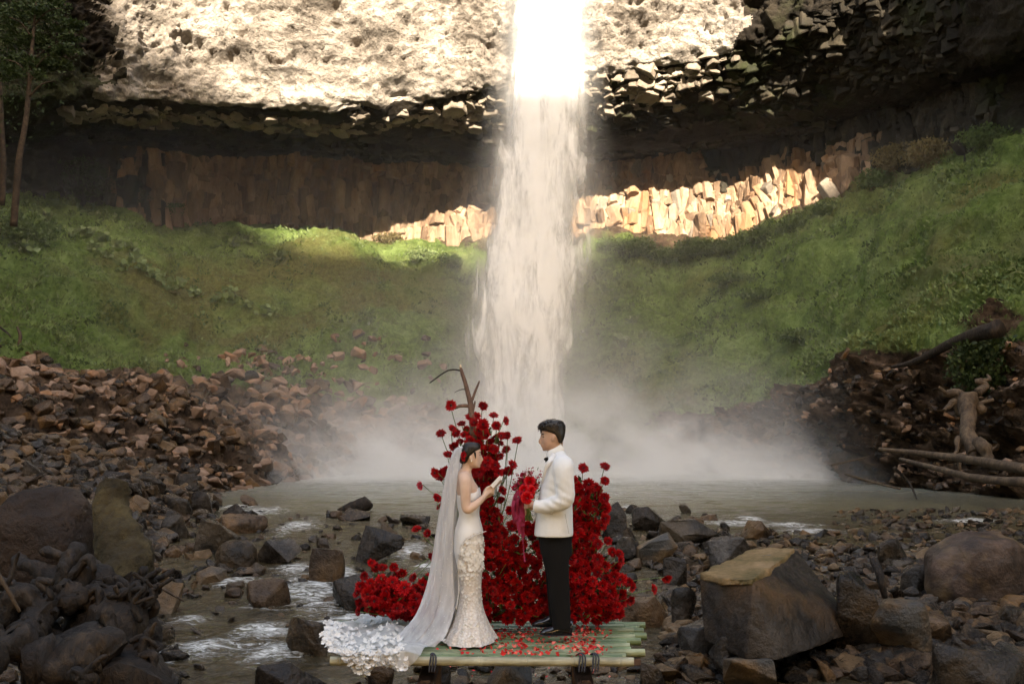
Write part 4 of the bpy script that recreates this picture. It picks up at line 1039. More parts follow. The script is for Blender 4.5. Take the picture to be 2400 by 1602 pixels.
for (pts_, rad, lab) in [
    ([(-10, 1335, 8.0), (20, 1385, 8.0), (46, 1432, 8.05)], [.018, .016, .012], 'thin straight stick leaning at the left edge'),
    ([(345, 1358, 9.6), (400, 1390, 9.6), (432, 1408, 9.6)], [.014, .012, .008], 'thin stick lying beside the foot of the mossy trunk'),
    ([(792, 1196, 26), (820, 1190, 26), (850, 1184, 26), (864, 1172, 26)], [.05, .14, .2, .16], 'dark drift log lying in the pool left of the bride'),
    ([(150, 1030, 33), (220, 1038, 33), (280, 1052, 32), (345, 1056, 32)], [.16, .26, .3, .26], 'reddish log lying on the rubble of the left slope'),
    ([(-20, 1000, 30), (60, 1022, 30), (160, 1034, 30)], [.22, .2, .12], 'dark fallen log at the left edge of the rubble'),
    ([(40, 765, 44), (48, 790, 44), (40, 820, 44)], [.05, .08, .05], 'short broken stump in the grass at the left edge'),
    ([(-10, 760, 44), (15, 778, 44), (26, 790, 44)], [.06, .05, .03], 'bare dark twig in the grass at the left edge'),
    ([(2060, 1052, 31), (2160, 1062, 30), (2280, 1078, 28), (2410, 1100, 26)], [.06, .09, .12, .15], 'long pale fallen trunk across the foot of the right bank'),
    ([(2110, 1075, 30), (2200, 1098, 28), (2290, 1120, 26.5), (2410, 1130, 25)], [.05, .08, .1, .13], 'brown fallen trunk below the long pale one on the right bank'),
    ([(1980, 1110, 32), (2040, 1128, 32), (2110, 1145, 31)], [.03, .04, .03], 'thin branch trailing into the pool at the right bank'),
    ([(2095, 1095, 30), (2130, 1130, 30), (2148, 1168, 29.5)], [.05, .04, .02], 'dark twig hanging into the water at the right bank'),
    ([(1948, 1090, 33), (1990, 1080, 33), (2030, 1072, 33)], [.03, .03, .02], 'short bare twig on the rubble of the right bank'),
    ([(2048, 1312, 12.4), (2064, 1352, 12.2), (2074, 1400, 12.2)], [.05, .05, .035], 'short dark upright stick on the gravel bar'),
    ([(2090, 860, 37), (2150, 845, 36), (2240, 800, 34), (2340, 770, 32)], [.06, .12, .18, .3], 'dark fallen trunk with broken limbs high on the right slope')]:
    Yb = [a[2] for a in pts_]
    o = join_tubes('log' if max(rad) > .09 else 'stick', [tube([q(*a) for a in pts_], rad, 10, .22, int(pts_[0][0]) % 50, 5)], M_root if 'dark' not in lab else M_drift)
    tag(o, lab, 'log' if max(rad) > .09 else 'stick')
# the torn out stump on the right bank
tb = []
for k, (a, b, r0, r1) in enumerate([((2262, 930, 31), (2285, 1060, 29.5), .34, .2), ((2262, 930, 31), (2215, 960, 30.8), .16, .05), ((2262, 945, 31), (2330, 935, 31), .2, .06), ((2275, 1000, 30.3), (2225, 1075, 29.6), .12, .05),
                                     ((2285, 1050, 29.6), (2340, 1095, 28.4), .2, .08), ((2280, 1050, 29.6), (2250, 1110, 29), .14, .05), ((2250, 930, 31), (2200, 905, 31), .14, .04), ((2290, 920, 31), (2310, 880, 31.5), .12, .04)]):
    tb.append(wig(q(*a), q(*b), r0, r1, 5, .12, 70 + k))
tag(join_tubes('tree_stump', tb, M_root), 'torn tree stump with roots hanging over the eroded right bank', 'tree stump')

# ================================================================== vegetation
def leaf_mat(name, a, b, trans=0.3, rough=0.6):
    t = NT(name); c = t.wpos(); n = t.noise(c, 1.4, 4, .6); n2 = t.n('NewGeometry').outputs['Random Per Island']
    col = t.mix(t.math('ADD', t.math('MULTIPLY', n, .55), t.math('MULTIPLY', n2, .45)), a, b)
    pr = t.bsdf(col, rough, None, 0.3); tr = t.n('BsdfTranslucent', col)
    return t.surf(t.n('MixShader', trans, pr, tr))
M_leaf = leaf_mat('green_leaves', (0.03, 0.055, 0.012), (0.12, 0.17, 0.05))
M_leafd = leaf_mat('dark_leaves', (0.012, 0.022, 0.006), (0.05, 0.075, 0.02))
M_leafl = leaf_mat('light_broad_leaves', (0.09, 0.14, 0.045), (0.24, 0.30, 0.13))
M_grass = leaf_mat('grass_blades', (0.08, 0.115, 0.03), (0.21, 0.27, 0.10))
M_dry = leaf_mat('dry_brush', (0.07, 0.05, 0.02), (0.20, 0.16, 0.07))
def leaves(cent, size, up=0.35, seed=1, aspect=0.5, ups=None, fold=0.25):
    """cent (n,3), size (n,) -> folded leaf quads pairs"""
    rg = np.random.default_rng(seed); n = len(cent)
    d = rg.normal(size=(n, 3)); d[:, 2] = np.abs(d[:, 2]) * .6 + up; d /= np.linalg.norm(d, axis=1, keepdims=True)
    s = np.cross(d, rg.normal(size=(n, 3))); s /= np.linalg.norm(s, axis=1, keepdims=True) + 1e-9
    nn = np.cross(d, s); size = np.asarray(size)[:, None]
    v0 = cent; v1 = cent + d * size * .5 + s * size * aspect * .5 + nn * size * fold * .4; v2 = cent + d * size; v3 = cent + d * size * .5 - s * size * aspect * .5 + nn * size * fold * .4
    V = np.stack([v0, v1, v2, v3], 1).reshape(-1, 3); i = np.arange(n)[:, None] * 4
    F = np.concatenate([i + np.array([0, 1, 2]), i + np.array([0, 2, 3])], 1).reshape(-1, 3)
    return V, F
def leaf_obj(name, cent, size, mat, parent=None, **k):
    V, F = leaves(np.asarray(cent), np.asarray(size), **k)
    return link(name, raw_mesh(name, V, tris=F), mat, parent)
rgn = np.random.default_rng(3)
# grass and herbs over the slope
n = 190000
ui = rgn.integers(int(np.argmin(np.abs(tcol - 3.2))), int(np.argmin(np.abs(tcol - 16.2))), n); vi = rgn.integers(20, 250, n)
fu = rgn.random((n, 1)); 
p0 = SLD[vi, ui] * (1 - fu) + SLD[np.minimum(vi + 1, 299), np.minimum(ui + 1, NU - 1)] * fu
keep = (rgn.random(n) > earth[vi, ui] * 1.15) & (fbm(p0, 4, .5, .6, 15) > 0.40 + 0.1 * rgn.random(n))
p0 = p0[keep]; big_ = fbm(p0, 3, .28, .6, 77)
tag(leaf_obj('grass', p0[:, :] - [0, 0, .05], (0.08 + 0.16 * rgn.random(len(p0))) * np.where(big_ > .58, 1.6, 1), M_grass, seed=5, up=.6, aspect=.35), 'short grass and creeping herbs covering the green slopes', 'grass', kind='stuff')
nc = 26000
ui = rgn.integers(int(np.argmin(np.abs(tcol - 3.2))), int(np.argmin(np.abs(tcol - 16.2))), nc); vi = rgn.integers(30, 235, nc)
p0 = SLD[vi, ui]; kk = (fbm(p0, 3, .35, .6, 91) > .56) & (earth[vi, ui] < .3); p0 = np.repeat(p0[kk], 3, 0) + rgn.normal(size=(kk.sum() * 3, 3)) * .10
tag(leaf_obj('herbs', p0, .14 + .16 * rgn.random(len(p0)), M_leaf, seed=15, up=.5, aspect=.6), 'darker herb patches in the moss of the slopes', 'herbs', kind='stuff')
def clump(px, py, row_u, row_t, w, h, n, leaf, mat, label, cat, name, group=None, seed=0, dens=None):
    p, nn = slope_at(row_u, row_t); rg = np.random.default_rng(seed + int(px))
    c = rg.normal(size=(n, 3)); c /= np.linalg.norm(c, axis=1, keepdims=True); c *= rg.random((n, 1)) ** .45
    lump = 1 + .35 * (fbm(c * 2.2 + seed, 3, 1.0, .5, seed) - .5)[:, None] * 2
    c = c * lump * np.array([w / 2, w * .35, h / 2]); c[:, 2] += h * .28
    V, F = leaves(c, leaf * (0.6 + .8 * rg.random(n)), seed=seed + 3, up=.5, aspect=.6)
    o = link(name, raw_mesh('leaves', V, tris=F), mat, None, p)
    return tag(o, label, cat, group)
def rc(px, py):
    """slope row/col whose surface is seen nearest px,py"""
    u = col_of(px); j = int(np.argmin(np.abs(tcol - u)))
    S = SLD[:, j]; f = S[:, 1] * CA + (S[:, 2] - CAMZ) * SA; up = -S[:, 1] * SA + (S[:, 2] - CAMZ) * CA
    y = 801 - FOC * up / f
    i = int(np.argmin(np.abs(y[:260] - py))); return u, i / 299
for k, (px, py, w, h, m, lab, nm) in enumerate([
    (1440, 585, 2.6, 1.0, M_leaf, 'dense green shrub against the cliff right beside the waterfall', 'shrub'), (1500, 600, 3.0, 1.6, M_leaf, 'wide green shrub second to the right of the waterfall', 'shrub'),
    (1560, 620, 3.0, 1.5, M_leaf, 'green shrub lying lowest in the row right of the waterfall', 'shrub'), (1640, 600, 3.0, 1.4, M_leaf, 'green shrub in the middle of the hedge-like band', 'shrub'),
    (1720, 590, 3.0, 1.3, M_leaf, 'dark shrub in the right half of the band below the lit rock', 'shrub'), (1800, 570, 2.8, 1.3, M_leaf, 'dark low shrub near the right end of the band', 'shrub'), (1880, 540, 2.6, 1.2, M_leaf, 'shrub at the right end of the band on the slope crest', 'shrub'),
    (1950, 505, 2.4, 1.0, M_leaf, 'small shrub on the crest of the right slope', 'shrub'), (2120, 400, 3.2, 2.0, M_dry, 'dry reddish-brown bush on top of the right slope', 'bush'), (2200, 385, 3.0, 1.8, M_dry, 'straggly dry bush right of the reddish-brown one', 'bush'),
    (2060, 440, 2.4, 1.4, M_leaf, 'green bush left of the dry bushes on the right crest', 'bush'), (2330, 345, 2.8, 1.4, M_leaf, 'green bush at the top right corner of the slope', 'bush'),
    (985, 610, 2.4, 1.1, M_leafl, 'pale broad-leaved bush left of the waterfall', 'bush'), (1050, 620, 2.0, 1.0, M_leaf, 'green bush touching the left edge of the waterfall spray', 'bush'), (900, 570, 2.4, .9, M_dry, 'dry tuft at the foot of the cliff left of the waterfall', 'bush'),
    (130, 440, 5.5, 3.0, M_leafd, 'dark thicket at the foot of the cliff behind the tall tree', 'thicket'), (260, 470, 4.5, 2.0, M_leafd, 'dark bush at the left foot of the cliff', 'bush'), (380, 510, 3.5, 1.3, M_leaf, 'green bush below the brown cliff wall on the left', 'bush'),
    (1150, 590, 2.2, 1.2, M_dry, 'pale dry brush showing through the spray left of the fall', 'bush'), (1860, 800, 3.0, 0.8, M_leaf, 'dark bush in the hollow of the right slope', 'bush'), (1790, 700, 3.4, 0.7, M_leaf, 'dark green bush halfway up the right slope', 'bush'),
    (1730, 660, 3.0, 0.6, M_leaf, 'small dark bush above the one halfway up the right slope', 'bush'), (2350, 900, 2.8, 2.4, M_leafd, 'dark leafy bush hanging at the right edge', 'bush'), (20, 560, 5, 2.0, M_leaf, 'leafy green undergrowth at the left edge', 'undergrowth')]):
    u, tt = rc(px, py)
    clump(px, py, u, tt, w, h, int(500 * w * h) if w < 4 else 5000, .17, m, lab, nm, nm, seed=k)
# broad leaved plants in a band down the left slope
broad = [(60, 535), (95, 545), (130, 548), (165, 560), (200, 560), (235, 575), (270, 590), (90, 570), (50, 600), (215, 590), (250, 610), (300, 605), (330, 640), (285, 640), (310, 628), (370, 665), (345, 655), (400, 690), (425, 680), (460, 700), (500, 712), (540, 715), (530, 700), (575, 725), (620, 745), (555, 580), (585, 575), (660, 615), (110, 520), (75, 512), (1500, 760), (1470, 820), (1520, 800), (1440, 900), (1490, 930), (1420, 700), (1560, 880)]
ORD = 'first second third fourth fifth sixth seventh eighth ninth tenth eleventh twelfth thirteenth fourteenth fifteenth sixteenth seventeenth eighteenth nineteenth twentieth twenty-first twenty-second twenty-third twenty-fourth twenty-fifth twenty-sixth twenty-seventh twenty-eighth twenty-ninth thirtieth thirty-first thirty-second'.split()
ordn = {}
for grp in (True, False):
    for r_, (k_, _) in enumerate(sorted([(i, b) for i, b in enumerate(broad) if (b[0] < 800) == grp], key=lambda t_: t_[1][0])): ordn[k_] = r_
LBR0 = 'broad-leaved pale green plant on the left slope, %s from the left'
LBR1 = 'small leafy plant right of the waterfall, %s from the fall'
LBR = {0: 'broad-leaved pale green plant in the band down the left slope', 1: 'small leafy plant on the slope right of the waterfall'}
pm = []
for k in range(3):
    rg = np.random.default_rng(60 + k); n_ = 34
    a = rg.random(n_) * 6.28; r_ = rg.random(n_) * .35
    c = np.stack([np.cos(a) * r_, np.sin(a) * r_, .12 + rg.random(n_) * .35], 1)
    V, F = leaves(c, .22 + .16 * rg.random(n_), seed=k, up=.2, aspect=.85)
    me = raw_mesh('leaves', V, tris=F); me.materials.append(M_leafl); pm.append(me)
for k, (px, py) in enumerate(broad):
    p, nn = slope_at(*rc(px, py)); s_ = 1.0 + .5 * ((k * 37) % 10) / 10
    o = link('plant', pm[k % 3], None, None, p, (0, 0, k * 1.7), (s_, s_, s_))
    r = 0 if px < 800 else 1; tag(o, (LBR0 % ORD[ordn[k]]) if r == 0 else (LBR1 % ORD[ordn[k]]), 'plant', ['broad-leaved plants on the left slope', 'plants right of the waterfall'][r])
# the tall tree at the left
tree = empty('tree', P(32, 520, 38)); tag(tree, 'slender tree with a pale trunk and dark crown at the left edge', 'tree')
b0 = tree.location
tk = [P(32, 530, 38), P(38, 450, 38), P(45, 370, 38), P(58, 300, 38), P(66, 230, 38), P(72, 150, 38), P(80, 60, 38), P(90, -60, 38)]
join_tubes('trunk', [tube([p - b0 for p in tk], [.14, .13, .12, .10, .09, .08, .06, .04], 10, .12, 3, 5)], M_bark, tree)
lim = [((66, 230), (130, 190), .05), ((72, 150), (150, 100), .05), ((70, 180), (10, 140), .05), ((76, 90), (20, 40), .04), ((80, 60), (140, 20), .04), ((68, 200), (110, 130), .04)]
for a, b, r_ in lim:
    join_tubes('limb', [tube([P(*a, 38) - b0, P((a[0] + b[0]) / 2, (a[1] + b[1]) / 2 - 12, 37.8) - b0, P(*b, 37.6) - b0], [r_, r_ * .7, r_ * .3], 6, .1, 5, 3)], M_bark, tree)
cs = []
for (px, py, rad, n_) in [(110, 150, .7, 900), (60, 150, .8, 900), (150, 120, .6, 700), (95, 95, .7, 900), (140, 60, .7, 800), (40, 90, .8, 900), (80, 30, .9, 1000), (20, 170, .6, 500), (165, 90, .5, 400), (70, 175, .5, 400), (5, 110, .7, 600), (120, 15, .7, 700), (20, 30, .9, 900), (150, 155, .4, 250), (180, 60, .35, 200), (-20, 60, .8, 600)]:
    c = rgn.normal(size=(n_, 3)); c /= np.linalg.norm(c, axis=1, keepdims=True); c *= rgn.random((n_, 1)) ** .5 * rad * np.array([1.25, .9, .42])
    c = c[fbm(c + px, 3, 2.2, .5, 3) > .46] + np.array(P(px, py, 37.7 + rgn.random() * .8) - b0); cs.append(c)
cs = np.concatenate(cs); leaf_obj('crown', cs, .10 + .12 * rgn.random(len(cs)), M_leafd, tree, seed=2, up=.1)
tree2 = empty('tree', P(4, 470, 42)); tag(tree2, 'thin dark trunk with hidden crown behind the slender tree', 'tree'); b1 = tree2.location
join_tubes('trunk', [tube([P(4, 480, 42) - b1, P(8, 380, 42) - b1, P(2, 250, 42) - b1, P(-6, 60, 42) - b1], [.14, .12, .1, .07], 8, .1, 3, 4)], M_bark, tree2)
cs = rgn.normal(size=(2500, 3)) * np.array([1.2, 1.0, 1.6]) + np.array(P(-10, 110, 42) - b1)
leaf_obj('crown', cs, .12 + .12 * rgn.random(len(cs)), M_leafd, tree2, seed=4, up=.1)
# ================================================================== bamboo platform
YP = 8.27
M_bamboo = [None] * 3
for k, (a, b, c_) in enumerate([((0.055, 0.085, 0.03), (0.12, 0.17, 0.07), (0.24, 0.30, 0.145)), ((0.09, 0.11, 0.05), (0.19, 0.21, 0.105), (0.33, 0.34, 0.20)), ((0.13, 0.115, 0.065), (0.27, 0.245, 0.16), (0.42, 0.39, 0.28))]):
    t = NT('bamboo_%d' % k); co_ = t.coord(); oi = t.n('ObjectInfo').outputs['Random']
    n_ = t.noise(t.mapping(co_, (1.2, 14, 14)), 3.0, 5, .65); n2_ = t.noise(co_, 5, 4)
    col = t.ramp(t.math('ADD', t.math('MULTIPLY', n_, .5), t.math('MULTIPLY', n2_, .5)), [(.36, a), (.5, b), (.64, c_)])
    col = t.mix(1.0, col, t.ramp(oi, [(0, .7), (1, 1.05)]), 'MULTIPLY')
    M_bamboo[k] = t.surf(t.bsdf(col, .42, t.bump(n_, .4, .004), .5))
plat = empty('bamboo_platform', (0.55, 8.3, -0.05))
tag(plat, 'low platform of green bamboo poles that the couple stands on', 'platform')
pb = plat.location
M_lash = plain('dark_cord', (0.03, 0.028, 0.035), .8)
rp = random.Random(4)
def pole(y, x0, x1, r, matk, zc):
    L_ = x1 - x0; seg = rp.uniform(.34, .42); xs_ = [0.0]; pr_ = [r]; off = rp.uniform(.05, seg)
    x_ = off
    while x_ < L_ - .03:
        for d, k in ((-.02, 1.0), (-.008, 1.10), (0, .98), (.008, 1.10), (.02, 1.0)): xs_.append(x_ + d); pr_.append(r * k)
        x_ += seg
    xs_.append(L_); pr_.append(r * .98)
    n_ = 12; V = []; F = []
    for a_, b_ in zip(xs_, pr_):
        for j in range(n_): V.append((a_, b_ * math.cos(j * 6.2832 / n_), b_ * math.sin(j * 6.2832 / n_)))
    m = len(xs_)
    for i in range(m - 1):
        for j in range(n_): F.append([i * n_ + j, i * n_ + (j + 1) % n_, (i + 1) * n_ + (j + 1) % n_, (i + 1) * n_ + j])
    # hollow ends
    for base, dirn in ((0, 1), ((m - 1) * n_, -1)):
        k0 = len(V)
        for j in range(n_): v = V[base + j]; V.append((v[0], v[1] * .78, v[2] * .78))
        for j in range(n_): v = V[base + j]; V.append((v[0] + dirn * .05, v[1] * .74, v[2] * .74))
        for j in range(n_):
            a_, b_ = base + j, base + (j + 1) % n_
            F.append([a_, b_, k0 + (j + 1) % n_, k0 + j]); F.append([k0 + j, k0 + (j + 1) % n_, k0 + n_ + (j + 1) % n_, k0 + n_ + j])
        F.append([k0 + n_ + j for j in range(n_)])
    me = raw_mesh('bamboo_pole', V, faces=F, smooth=True); me.set_sharp_from_angle(angle=R(50))
    return link('bamboo_pole', me, M_bamboo[matk], plat, Vector((x0, y, zc)) - pb, (rp.gauss(0, .3), rp.gauss(0, .003), rp.gauss(0, .004)))
ny_ = 20
for i in range(ny_):
    y = 7.70 + i * 0.076; r = rp.uniform(.031, .036)
    x0 = (790 + rp.uniform(-10, 60) - 1200) / FOC * y + (0 if i == 0 else rp.uniform(0, .1)); x1 = (1478 + rp.uniform(-38, 30) - 1200) / FOC * y
    if i == 0: x0 = (785 - 1200) / FOC * y; x1 = (1478 - 1200) / FOC * y
    pole(y, x0, x1, r if i else .034, 2 if i == 0 else rp.choice([0, 0, 1]), -.036 + (0.0 if i else -.004))
for (xa, ya, xb, yb) in [(1385, 1520, 1375, 1540), (970, 1518, 975, 1540)]:
    pass
def plank(name, a, b, w, h, mat, parent, label=None):
    a = Vector(a); b = Vector(b); d = (b - a); L_ = d.length
    bm = bmesh.new(); bmesh.ops.create_cube(bm, size=1.0)
    for v in bm.verts: v.co = Vector((v.co.x * w, v.co.y * L_, v.co.z * h))
    bmesh.ops.bevel(bm, geom=bm.edges[:], offset=min(w, h) * .08, segments=1, affect='EDGES')
    me = bm_mesh(bm, name)
    o = link(name, me, mat, parent); o.rotation_euler = d.to_track_quat('Y', 'Z').to_euler(); o.location = (a + b) / 2 - (parent.location if parent else Vector()); return o
M_beam = wood_mat('rusty_brown_beam', (0.028, 0.014, 0.009), (0.07, 0.036, 0.024), (0.12, 0.07, 0.05), .6, 3, .004, 5)
plank('support_beam', (-.66, 9.3, -.135), (-.66, 5.6, -.42), .125, .075, M_beam, plat)
plank('support_beam', (.56, 9.3, -.135), (.56, 5.6, -.42), .125, .075, M_beam, plat)
for yy_ in (7.95, 9.0): plank('cross_bearer', (-1.1, yy_, -.10), (1.0, yy_, -.10), .06, .05, M_beam, plat)
for xx in (-.66, .56):
    for yy_ in (7.8, 9.05): 
        o = plank('support_post', (xx, yy_, -.95), (xx, yy_, -.20), .07, .07, M_beam, plat)
# cord lashings over the front poles
for xx in (.60, .50, -.62):
    lt = []
    for k in range(3):
        lt.append(tube([(xx + k * .02, 7.64, -.11), (xx + k * .02 + .01, 7.655, -.005), (xx + .02, 7.72, .012), (xx + .03 - k * .02, 7.80, -.02)], [.006, .006, .006, .005], 6))
    join_tubes('cord_lashing', lt, M_lash, plat).location = -pb
# fallen petals
M_petal = NT('fallen_petals'); _t = M_petal
_r = _t.n('NewGeometry').outputs['Random Per Island']
M_petal = _t.surf(_t.bsdf(_t.ramp(_r, [(0, (.45, .01, .012)), (.6, (.65, .03, .03)), (.85, (.72, .16, .12)), (1, (.75, .3, .22))]), .6, None, .2))
pc = []; rgp = np.random.default_rng(8)
for _ in range(560):
    px = rgp.normal(1230, 85) if rgp.random() < .7 else rgp.normal(1370, 22); y = 7.66 + 1.1 * rgp.random() ** 1.1
    if px < 1010 or px > 1435: continue
    pc.append(((px - 1200) / FOC * y, y, .004 + .01 * rgp.random()))
for _ in range(70):
    q_ = ground_pt(rgp.uniform(950, 1500), rgp.uniform(1540, 1600)); pc.append((q_.x, q_.y, q_.z + .03))
V, F = leaves(np.array(pc), .018 + .03 * rgp.random(len(pc)), seed=4, up=-.2, aspect=.7)
tag(link('petals', raw_mesh('petals', V, tris=F), M_petal), 'fallen red petals strewn over the bamboo and stones', 'petals', kind='stuff')

# ================================================================== flowers
def red_mat(name, a, b, rough=.55):
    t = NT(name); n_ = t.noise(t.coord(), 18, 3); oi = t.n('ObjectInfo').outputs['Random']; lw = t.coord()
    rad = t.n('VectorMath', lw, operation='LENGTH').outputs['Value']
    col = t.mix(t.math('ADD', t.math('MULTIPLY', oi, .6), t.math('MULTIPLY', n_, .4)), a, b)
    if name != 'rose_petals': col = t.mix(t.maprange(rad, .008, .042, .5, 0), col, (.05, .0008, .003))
    pr = t.bsdf(col, rough, None, .25); tr = t.n('BsdfTranslucent', col)
    return t.surf(t.n('MixShader', .22, pr, tr))
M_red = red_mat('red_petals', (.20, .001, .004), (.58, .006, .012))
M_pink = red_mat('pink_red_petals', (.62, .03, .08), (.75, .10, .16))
M_ctr = plain('dark_flower_heart', (.045, .003, .008), .9)
M_stem = plain('flower_stem', (.10, .15, .045), .6)
def flower_mesh(seed, layers=((1.0, 20, .12), (.8, 16, .42), (.55, 12, .8)), rose=False):
    rg = random.Random(seed); V = []; F = []; mi = []
    for (R_, n_, lift) in layers:
        for k in range(n_):
            a = 6.2832 * (k + rg.random() * .5) / n_ + R_; rr = .05 * R_ * rg.uniform(.85, 1.12); w = rr * (.20 if not rose else .5)
            ca, sa = math.cos(a), math.sin(a); z1 = rr * lift + rg.uniform(-.004, .004); i = len(V)
            V += [(ca * .008, sa * .008, .002 + .01 * lift), (ca * rr * .6 - sa * w, sa * rr * .6 + ca * w, z1 * .75 + .004), (ca * rr, sa * rr, z1), (ca * rr * .6 + sa * w, sa * rr * .6 - ca * w, z1 * .75 + .004), (ca * rr * .55, sa * rr * .55, z1 * .75 - .003)]
            F += [[i, i + 4, i + 1], [i + 4, i + 2, i + 1], [i, i + 3, i + 4], [i + 4, i + 3, i + 2]]; mi += [0] * 4
    i = len(V); n_ = 8
    V.append((0, 0, .016))
    for k in range(n_): V.append((.0085 * math.cos(k * .785), .0085 * math.sin(k * .785), .011))
    for k in range(n_): F.append([i, i + 1 + k, i + 1 + (k + 1) % n_]); mi.append(1)
    # green calyx behind
    i = len(V); V.append((0, 0, -.022))
    for k in range(6): V.append((.012 * math.cos(k * 1.047), .012 * math.sin(k * 1.047), .0))
    for k in range(6): F.append([i, i + 1 + (k + 1) % 6, i + 1 + k]); mi.append(2)
    me = raw_mesh('flower', V, faces=F, smooth=False)
    for m in (M_red, M_ctr, M_stem): me.materials.append(m)
    me.polygons.foreach_set('material_index', mi); return me
FL = [flower_mesh(k) for k in range(6)]
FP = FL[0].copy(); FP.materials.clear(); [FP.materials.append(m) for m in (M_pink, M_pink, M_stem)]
Z5 = lambda x, y: (950 + x / 4.238, 830 + y / 4.238)
Z2 = lambda x, y: (700 + x / 3.124, 1100 + y / 3.124)
Z3 = lambda x, y: (1150 + x / 3.124, 1100 + y / 3.124)
def inpoly(x, y, poly):
    c = False; j = len(poly) - 1
    for i in range(len(poly)):
        xi, yi = poly[i]; xj, yj = poly[j]
        if (yi > y) != (yj > y) and x < (xj - xi) * (y - yi) / (yj - yi) + xi: c = not c
        j = i
    return c
def arrangement(name, label, root_px, outl, polys, seed, ymid, maxn, pinks=()):
    """outl: single blooms (px,py); polys: list of (poly, n)"""
    rg = random.Random(seed); root = P(root_px[0], root_px[1], ymid); root.z = 0.0
    e = empty(name, root); tag(e, label, 'flower arrangement'); pts = []
    for (x, y) in outl: pts.append((x, y, ymid + rg.uniform(-.12, .12), True))
    for poly, n_, d in polys:
        xs_ = [p[0] for p in poly]; ys_ = [p[1] for p in poly]; got = []; tries = 0
        while len(got) < n_ and tries < 60000:
            tries += 1
            x = rg.uniform(min(xs_), max(xs_)); y = rg.uniform(min(ys_), max(ys_))
            if not inpoly(x, y, poly): continue
            if any((x - a) ** 2 + (y - b) ** 2 < d * d for a, b in got): continue
            got.append((x, y)); pts.append((x, y, ymid + rg.uniform(-.26, .05) * (1.0 if y > 1250 else .5), False))
    rg.shuffle(pts) if False else None
    st = []
    for k, (x, y, Y, single) in enumerate(pts):
        p = P(x, y, Y); p.z = max(p.z, .045)
        out = (p - (root + Vector((0, .25, max(0.1, (p.z) * .75))))); out.y = min(out.y, 0)
        dr = out.normalized() * (.55 if single else .35) + Vector((rg.gauss(0, .55), -1.0 + (0 if not single else .35), rg.gauss(.22, .5)))
        sc = rg.uniform(.95, 1.4) if not single else rg.uniform(.85, 1.1)
        me = FP if k in pinks else FL[rg.randrange(6)]
        if k < maxn:
            o = link('flower', me, None, e, p - root, (dr.to_track_quat('Z', 'Y').to_matrix() @ Matrix.Rotation(rg.random() * 6, 3, 'Z')).to_euler(), (sc, sc, sc * rg.uniform(.9, 1.4)))
        if single or k % 3 == 0:
            b = p - dr.normalized() * .02; tgt = root + Vector((rg.uniform(-.05, .05), .12, max(.0, p.z * rg.uniform(.35, .7))))
            if name != 'flower_arrangement' or True:
                mid = b.lerp(tgt, .5) - dr.normalized() * (.5 * (b - tgt).length * .3) + Vector((0, 0, -.02))
                st.append(tube([b - root, mid - root, tgt - root], [.0035, .004, .004], 5, sub=5))
    o = join_tubes('flower_stems', st, M_stem, e)
    # foliage packed behind the blooms
    cs = []
    for poly, n_, d in polys:
        xs_ = [p[0] for p in poly]; ys_ = [p[1] for p in poly]
        for _ in range(n_ * 14):
            x = rg.uniform(min(xs_), max(xs_)); y = rg.uniform(min(ys_), max(ys_))
            if inpoly(x, y, poly): pp = P(x, y, ymid + rg.uniform(-.05, .25)); cs.append((pp.x, pp.y, max(pp.z, .02)))
    o = leaf_obj('foliage', np.array(cs) - np.array(root), .03 + .05 * np.random.default_rng(seed).random(len(cs)), M_leafd, e, seed=seed, up=.3)
    o['kind'] = 'stuff'
    cs = np.array(cs); g_ = cs[5::16] + [0, -.16, 0]
    o = leaf_obj('leaf_sprays', g_ - np.array(root), .04 + .05 * np.random.default_rng(seed).random(len(g_)), M_leaf, e, seed=seed + 9, up=.4, aspect=.25); o['kind'] = 'stuff'
    cs = cs[::12] + [0, -.05, 0]
    o = leaf_obj('red_buds', cs - np.array(root), .03 + .03 * np.random.default_rng(seed).random(len(cs)), M_red, e, seed=seed + 5, up=.3, aspect=1.0); o['kind'] = 'stuff'
    return e
oA = [Z5(*p) for p in [(450, 505), (770, 517), (878, 610), (993, 660), (905, 710), (645, 620), (697, 622), (560, 692), (685, 683), (465, 740), (507, 785), (355, 790), (610, 755), (775, 718), (770, 755), (725, 840), (800, 815), (878, 832), (955, 812), (1010, 810), (1113, 860), (1003, 947), (935, 890), (825, 940), (890, 945), (545, 870), (483, 912), (425, 1000), (938, 1010), (880, 1040), (820, 1060), (1063, 1095), (893, 1105), (790, 1010), (770, 1100), (700, 1160), (770, 1185), (990, 1175), (1025, 1160), (925, 1180), (365, 1180), (350, 1230), (300, 1175), (410, 1160), (155, 1300), (317, 1430), (355, 1510), (963, 1355), (950, 1450), (700, 880), (590, 800), (650, 800), (700, 790), (840, 880), (760, 960), (860, 990), (640, 860)]]
oA += [Z2(865, 440), Z2(945, 467), Z3(275, 450), Z3(300, 670), Z3(350, 560), Z3(140, 300), Z3(150, 400)]
polyA = [([(1090, 1010), (1135, 990), (1175, 1030), (1172, 1080), (1150, 1110), (1120, 1110), (1095, 1060)], 6, 17),
         ([(1110, 1100), (1160, 1110), (1145, 1140), (1160, 1200), (1185, 1240), (1200, 1290), (1235, 1350), (1285, 1340), (1290, 1440), (1275, 1450), (1120, 1452), (1110, 1380), (1128, 1200)], 125, 17), ([(1190, 1230), (1260, 1235), (1280, 1340), (1220, 1340)], 12, 22)]
arrangement('flower_arrangement', 'tall arrangement of spiky red flowers climbing a bare branch between the couple', (1130, 1440), oA, polyA, 1, 8.62, 290, (44,))
